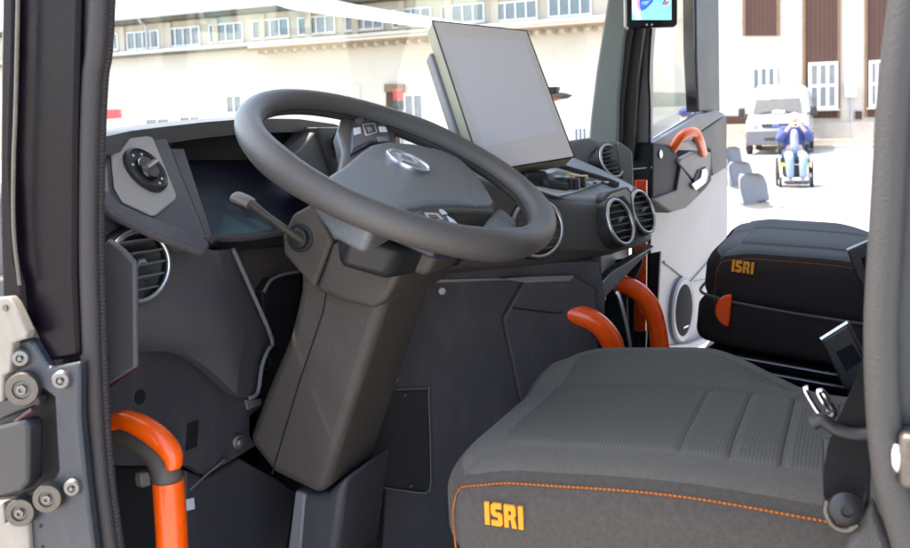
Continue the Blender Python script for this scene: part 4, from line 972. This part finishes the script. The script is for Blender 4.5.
for s in (-1, 1):
    vq('headlight', [(s*.58, .90, .03), (s*.90, .92, -.06), (s*.93, 1.10, -.09), (s*.62, 1.08, .0)], 'wglass2', .04, van, .08, .02)
    m_ = MB().rbox(vp(s*1.16, 1.45, -.62), (.14, .22, .34), .05, 6).build('mirror', 'black', van)
    MB().tube([vp(s*.95, 1.36, -.75), vp(s*1.12, 1.40, -.64)], .03, 8, sub=1).build('mirror_arm', 'black', m_)
    for d in (-.85, -4.3):
        wv = vp(s*.93, .33, d)
        o = MB().lathe(wv-vsd*s*.10, vsd*s, [(.20, 0), (.33, .01), (.33, .17), (.29, .2), (.20, .2)], 28).build('wheel', 'tyre', van, sharp=35)
        MB().lathe(wv+vsd*s*.06, vsd*s, [(.20, 0), (.18, .03), (.06, .02)], 20).build('rim', 'silver', o, sharp=35)
vq('roof_badge', [(.42, 2.22, -1.18), (.60, 2.22, -1.18), (.60, 2.32, -1.30), (.42, 2.32, -1.30)], 'blue_led', .03)
vq('roof_lettering_strip', [(-.86, 2.08, -1.12), (-.55, 2.08, -1.12), (-.55, 2.13, -1.16), (-.86, 2.13, -1.16)], 'zinc', .03)

# --- powered wheelchair with a person taking a picture
wc = at(795, 186.5, Z=0)
fw = V((-wc.x, -wc.y, 0)).normalized(); fw = Matrix.Rotation(R(5), 3, 'Z') @ fw; sdv = V((-fw.y, fw.x, 0))
def q(s, d, z): return wc+sdv*s+fw*d+V((0, 0, z))       # s: to the photo's right is negative
chair = thing('wheelchair', 'powered wheelchair with pale side panels and lime parts standing in the yard', 'wheelchair', wc)
RZ = Matrix((( sdv.x, fw.x, 0), (sdv.y, fw.y, 0), (0, 0, 1)))
def wbox(name, s, d, z, dims, m, bev=.01, parent=chair): return MB().box(q(s, d, z), dims, RZ).build(name, m, parent, bev)
wbox('seat', 0, -.10, .50, (.50, .50, .11), 'black', .02)
wbox('backrest', 0, -.36, .82, (.44, .08, .62), 'black', .02)
wbox('base', 0, -.10, .30, (.42, .60, .22), 'black', .03)
for s in (-1, 1):
    wbox('armrest', s*.29, -.08, .70, (.09, .40, .07), 'black', .02)
    wbox('side_panel', s*.285, -.06, .50, (.03, .30, .26), 'lightmetal', .01)
    o = MB().lathe(q(s*.31, -.22, .29)-sdv*s*.02, sdv*s, [(.25, 0), (.29, .005), (.29, .045), (.25, .05)], 30).build('wheel', 'tyre', chair, sharp=35)
    MB().lathe(q(s*.31, -.22, .29)+sdv*s*.0, sdv*s, [(.25, 0), (.05, .02)], 24).build('rim', 'lightmetal', o)
    o = MB().lathe(q(s*.29, .22, .11)-sdv*s*.03, sdv*s, [(.06, 0), (.11, .005), (.11, .05), (.06, .055)], 20).build('wheel', 'tyre', chair, sharp=35)
    MB().lathe(q(s*.29, .22, .11)+sdv*s*.024, sdv*s, [(.06, 0), (.02, .008)], 16).build('rim', 'lightmetal', o)
    MB().tube([q(s*.27, -.3, .2), q(s*.27, .05, .26), q(s*.26, .24, .22), q(s*.28, .22, .12)], .018, 8).build('frame_tube', 'lightmetal', chair)
    MB().tube([q(s*.26, -.36, .5), q(s*.26, -.38, .9), q(s*.26, -.5, .95)], .014, 8).build('push_handle', 'black', chair)
    wbox('lime_cover', s*.20, .14, .44, (.15, .10, .07), 'lime', .015)
wbox('footrest', 0, .38, .09, (.40, .22, .025), 'black', .006)
wbox('joystick', -.29, .14, .76, (.07, .10, .06), 'black', .01)
per = bpy.data.meshes.new('person')
def skin(name, verts, edges, rad, m, parent, root=0, sub=2):
    me = bpy.data.meshes.new(name); me.from_pydata([tuple(v) for v in verts], edges, [])
    o = bpy.data.objects.new(name, me); COL.objects.link(o)
    md = o.modifiers.new('skin', 'SKIN'); md.use_smooth_shade = True
    sv = me.skin_vertices[0].data if me.skin_vertices else None
    if sv is None:
        bm = bmesh.new(); bm.from_mesh(me); bm.verts.layers.skin.verify(); bm.to_mesh(me); bm.free(); sv = me.skin_vertices[0].data
    for i, r in enumerate(rad): sv[i].radius = (r, r) if not isinstance(r, tuple) else r; sv[i].use_root = (i == root)
    ss = o.modifiers.new('sub', 'SUBSURF'); ss.levels = sub; ss.render_levels = sub
    me.materials.append(M[m] if isinstance(m, str) else m)
    return o
# body
Vb = [q(0, -.14, .60), q(0, -.18, .80), q(0, -.20, 1.00), q(0, -.19, 1.12), q(0, -.17, 1.20), q(0, -.14, 1.30), q(0, -.12, 1.37)]
Eb = [(i, i+1) for i in range(6)]
Rb = [(.17, .13), (.16, .12), (.18, .12), (.14, .10), (.055, .055), (.09, .095), (.075, .085)]
def limb(ch, base):
    i0 = len(Vb); prev = base
    for p, r in ch: Vb.append(p); Rb.append(r); Eb.append((prev, len(Vb)-1)); prev = len(Vb)-1
HT = q(0.02, .10, 1.27)
for s in (-1, 1):
    limb([(q(s*.11, -.08, .60), .085), (q(s*.13, .14, .62), .075), (q(s*.13, .33, .60), .062), (q(s*.12, .35, .36), .052), (q(s*.11, .35, .15), .036), (q(s*.12, .45, .12), .035)], 0)
    limb([(q(s*.18, -.18, 1.10), .065), (q(s*.27, -.08, .93), .050), (q(s*.27, .06, .93), .042), (q(s*.15, .10, 1.12), .034), (q(s*.06+.0, .09, 1.23), .026)], 3)
person = skin('person', Vb, Eb, Rb, 'skin', None)
tag(person, 'person in blue jacket and pale jeans sitting in the wheelchair, hands raised to face', 'person')
me = person.data
def child(o, parent): o.parent = parent; return o
child(skin('jacket', [q(0, -.18, .66), q(0, -.20, .85), q(0, -.22, 1.02), q(0, -.21, 1.13)]+sum([[q(s*.19, -.20, 1.11), q(s*.28, -.08, .93), q(s*.275, .06, .93), q(s*.17, .095, 1.10)] for s in (-1, 1)], []),
     [(0, 1), (1, 2), (2, 3), (3, 4), (4, 5), (5, 6), (6, 7), (3, 8), (8, 9), (9, 10), (10, 11)], [(.24, .14), (.235, .14), (.24, .14), (.17, .12)]+[.105, .092, .080, .062]*2, 'jacket', None, 0), person)
child(skin('shirt', [q(0, -.11, .66), q(0, -.125, .85), q(0, -.135, 1.02), q(0, -.13, 1.14)], [(0, 1), (1, 2), (2, 3)], [(.10, .13), (.09, .13), (.09, .125), (.06, .08)], 'shirt', None), person)
child(skin('trousers', [q(0, -.14, .58)]+sum([[q(s*.11, -.06, .60), q(s*.13, .14, .625), q(s*.13, .33, .605), q(s*.12, .355, .36), q(s*.115, .355, .17)] for s in (-1, 1)], []),
     [(0, 1), (1, 2), (2, 3), (3, 4), (4, 5), (0, 6), (6, 7), (7, 8), (8, 9), (9, 10)], [(.18, .12)]+[.108, .102, .090, .080, .070]*2, 'jeans', None), person)
for s in (-1, 1):
    child(MB().rbox(q(s*.12, .44, .125), (.10, .25, .075), .035, 6).build('shoe', 'shoe', None), person)
    for k in range(5):                                   # fingers closed round the camera
        hz = 1.235-.018*k if k < 4 else 1.20
        child(MB().tube([q(s*.075, .09, hz), q(s*.055, .135, hz+.004), q(s*.025, .15, hz+.002)], .0085, 8, sub=3).build('finger', 'skin', None), person)
hd = q(0, -.13, 1.33)
child(MB().sphere(hd+V((0, 0, .045))-fw*.015, (.088, .10, .075), RZ, 18).build('hair', 'hair', None), person)
fc = q(0, -.02, 1.325)
for s in (-1, 1):
    child(MB().sphere(fc+sdv*s*.032+V((0, 0, .012))-fw*.015, (.012, .008, .008), RZ, 10).build('eye', 'black', None), person)
    child(MB().sphere(hd+sdv*s*.088+V((0, 0, -.01)), (.012, .022, .03), RZ, 10).build('ear', 'skin', None), person)
child(MB().sphere(fc+V((0, 0, -.015))-fw*.0, (.013, .018, .02), RZ, 10).build('nose', 'skin', None), person)
child(MB().sphere(fc+V((0, 0, -.05))-fw*.014, (.024, .008, .006), RZ, 10).build('mouth', mat('lips', (.40, .16, .14), .5), None), person)
cm = thing('camera', 'small pale camera held up to the face by the seated person', 'camera', q(0.0, .14, 1.21))
MB().box(q(0, .13, 1.215), (.11, .05, .07), RZ).build('camera_body', 'wframe', cm, .008)
MB().lathe(q(0, .155, 1.215), fw, [(.026, 0), (.026, .03), (.02, .032)], 18).build('lens', 'gloss', cm)

# --- grey plastic shell chairs outside the far door
def shell_chair(name, label, loc, rz, group):
    t = thing(name, label, 'chair', (0, 0, 0), group)
    rows = []
    prof = [(.22, .455), (.20, .462), (.12, .448), (.0, .432), (-.12, .430), (-.175, .450), (-.205, .51), (-.225, .60), (-.245, .70), (-.262, .78), (-.270, .815)]
    hw = [.19, .205, .215, .22, .215, .215, .225, .235, .235, .20, .12]
    for (d, z), h in zip(prof, hw):
        r = []
        for k in range(13):
            u = -1+k/6; c = u*u
            up = c*.06 if z < .5 else 0
            bk = c*.14 if z >= .5 else c*.04*(d < -.1)
            r.append(V((u*h, d+bk, z+up)))
        rows.append(r)
    MB().grid(fine(rows, 1, 3), (0, -.002, -.006)).build('seat_shell', 'chairp', t, sharp=80)
    for sx in (-1, 1):
        for sy in (-1, 1):
            MB().tube([V((sx*.15, sy*.12, .43)), V((sx*.18, sy*.17, .39)), V((sx*.22, sy*.22, 0))], .013, 8, sub=3).build('leg', 'chrome', t)
    t.location = loc; t.rotation_euler = (0, 0, rz)
    return t
def copy_tree(o, loc, rz, label):
    n = o.copy(); COL.objects.link(n); n.location = loc; n.rotation_euler = (0, 0, rz); n['label'] = label
    for c in o.children:
        k = c.copy(); COL.objects.link(k); k.parent = n
    return n
G = 'grey shell chairs outside the far door'
p1 = at(762, 209, Z=.43); p2 = at(747, 190, Z=.43); p3 = at(738, 166, Z=.43)
c1 = shell_chair('shell_chair', 'grey plastic shell chair right above the black seat, frontmost of the three', V((p1.x, p1.y, 0)), R(150), G)
copy_tree(c1, V((p2.x, p2.y, 0)), R(147), 'middle grey plastic shell chair, half hidden behind the frontmost one')
copy_tree(c1, V((p3.x, p3.y, 0)), R(150), 'farthest grey plastic shell chair, just beyond the open door edge')
# dark folding frame standing by the chairs
rl = thing('folding_trolley', 'dark curved tube frame leaning behind the shell chairs at the door edge', 'trolley', V((*at(736, 176, Z=.2).to_2d(), 0)))
rx = at(736, 176, Z=.2).x
MB().tube(pts([(727, 186), (727, 164), (733, 156), (741, 162), (748, 172), (752, 184)], X=rx), .022, 8).tube(pts([(730, 178), (733, 164), (739, 172), (745, 182)], X=rx+.1), .018, 8).build('frame', 'black', rl)
cc_ = at(731, 181, X=rx+.05)
MB().lathe(V((cc_.x, cc_.y, .12)), (0, -1, 0), [(.06, -.02), (.12, -.02), (.12, .02), (.06, .02)], 20).build('wheel', 'tyre', rl, sharp=30)
# person in a blue cap standing beyond the far door window
pb = at(692, 190, Z=.0); pb = V((13.0, at(686, 118, X=13.0).y, 0)); hz = at(685, 119, X=13.0).z
b0 = lambda s, d, z: pb+V((-d, -s, z+hz-1.50))
P_ = [b0(0, 0, .86), b0(0, 0, 1.05), b0(0, 0, 1.24), b0(0, .01, 1.36), b0(0, .03, 1.42), b0(0, .05, 1.50), b0(0, .06, 1.57)]
Ed = [(i, i+1) for i in range(6)]; Rd = [(.16, .11), (.14, .10), (.17, .11), (.12, .09), .05, (.08, .09), (.07, .08)]
for s in (-1, 1):
    for ch, base in (([(b0(s*.19, 0, 1.32), .06), (b0(s*.25, .02, 1.08), .045), (b0(s*.24, .12, .86), .035), (b0(s*.23, .16, .78), .035)], 3), ([(b0(s*.10, 0, .80), .09), (b0(s*.11, .02, .45), .06), (b0(s*.11, 0, .10), .045), (b0(s*.12, .12, .05), .04)], 0)):
        prev = base
        for p, r in ch: P_.append(p); Rd.append(r); Ed.append((prev, len(P_)-1)); prev = len(P_)-1
pp2 = tag(skin('person', P_, Ed, Rd, 'skin', None), 'person with blue cap and pale blue top glimpsed through the far door window', 'person')
child(skin('shirt', [b0(0, 0, .84), b0(0, 0, 1.05), b0(0, 0, 1.24), b0(0, .01, 1.37)]+sum([[b0(s*.19, 0, 1.32), b0(s*.25, .02, 1.08)] for s in (-1, 1)], []), [(0, 1), (1, 2), (2, 3), (3, 4), (4, 5), (3, 6), (6, 7)], [(.19, .13), (.17, .12), (.19, .13), (.12, .10)]+[.075, .062]*2, 'shirt', None), pp2)
child(skin('trousers', [b0(0, 0, .84)]+sum([[b0(s*.10, 0, .80), b0(s*.11, .02, .45), b0(s*.11, 0, .12)] for s in (-1, 1)], []), [(0, 1), (1, 2), (2, 3), (0, 4), (4, 5), (5, 6)], [(.18, .12)]+[.10, .075, .062]*2, 'jeans', None), pp2)
cp = MB().sphere(b0(0, .05, 1.60), (.105, .095, .07), None, 18).build('cap', 'jacket', None); child(cp, pp2)
child(MB().box(b0(0, .17, 1.575), (.13, .15, .015)).build('cap_brim', 'jacket', None, .005), pp2)
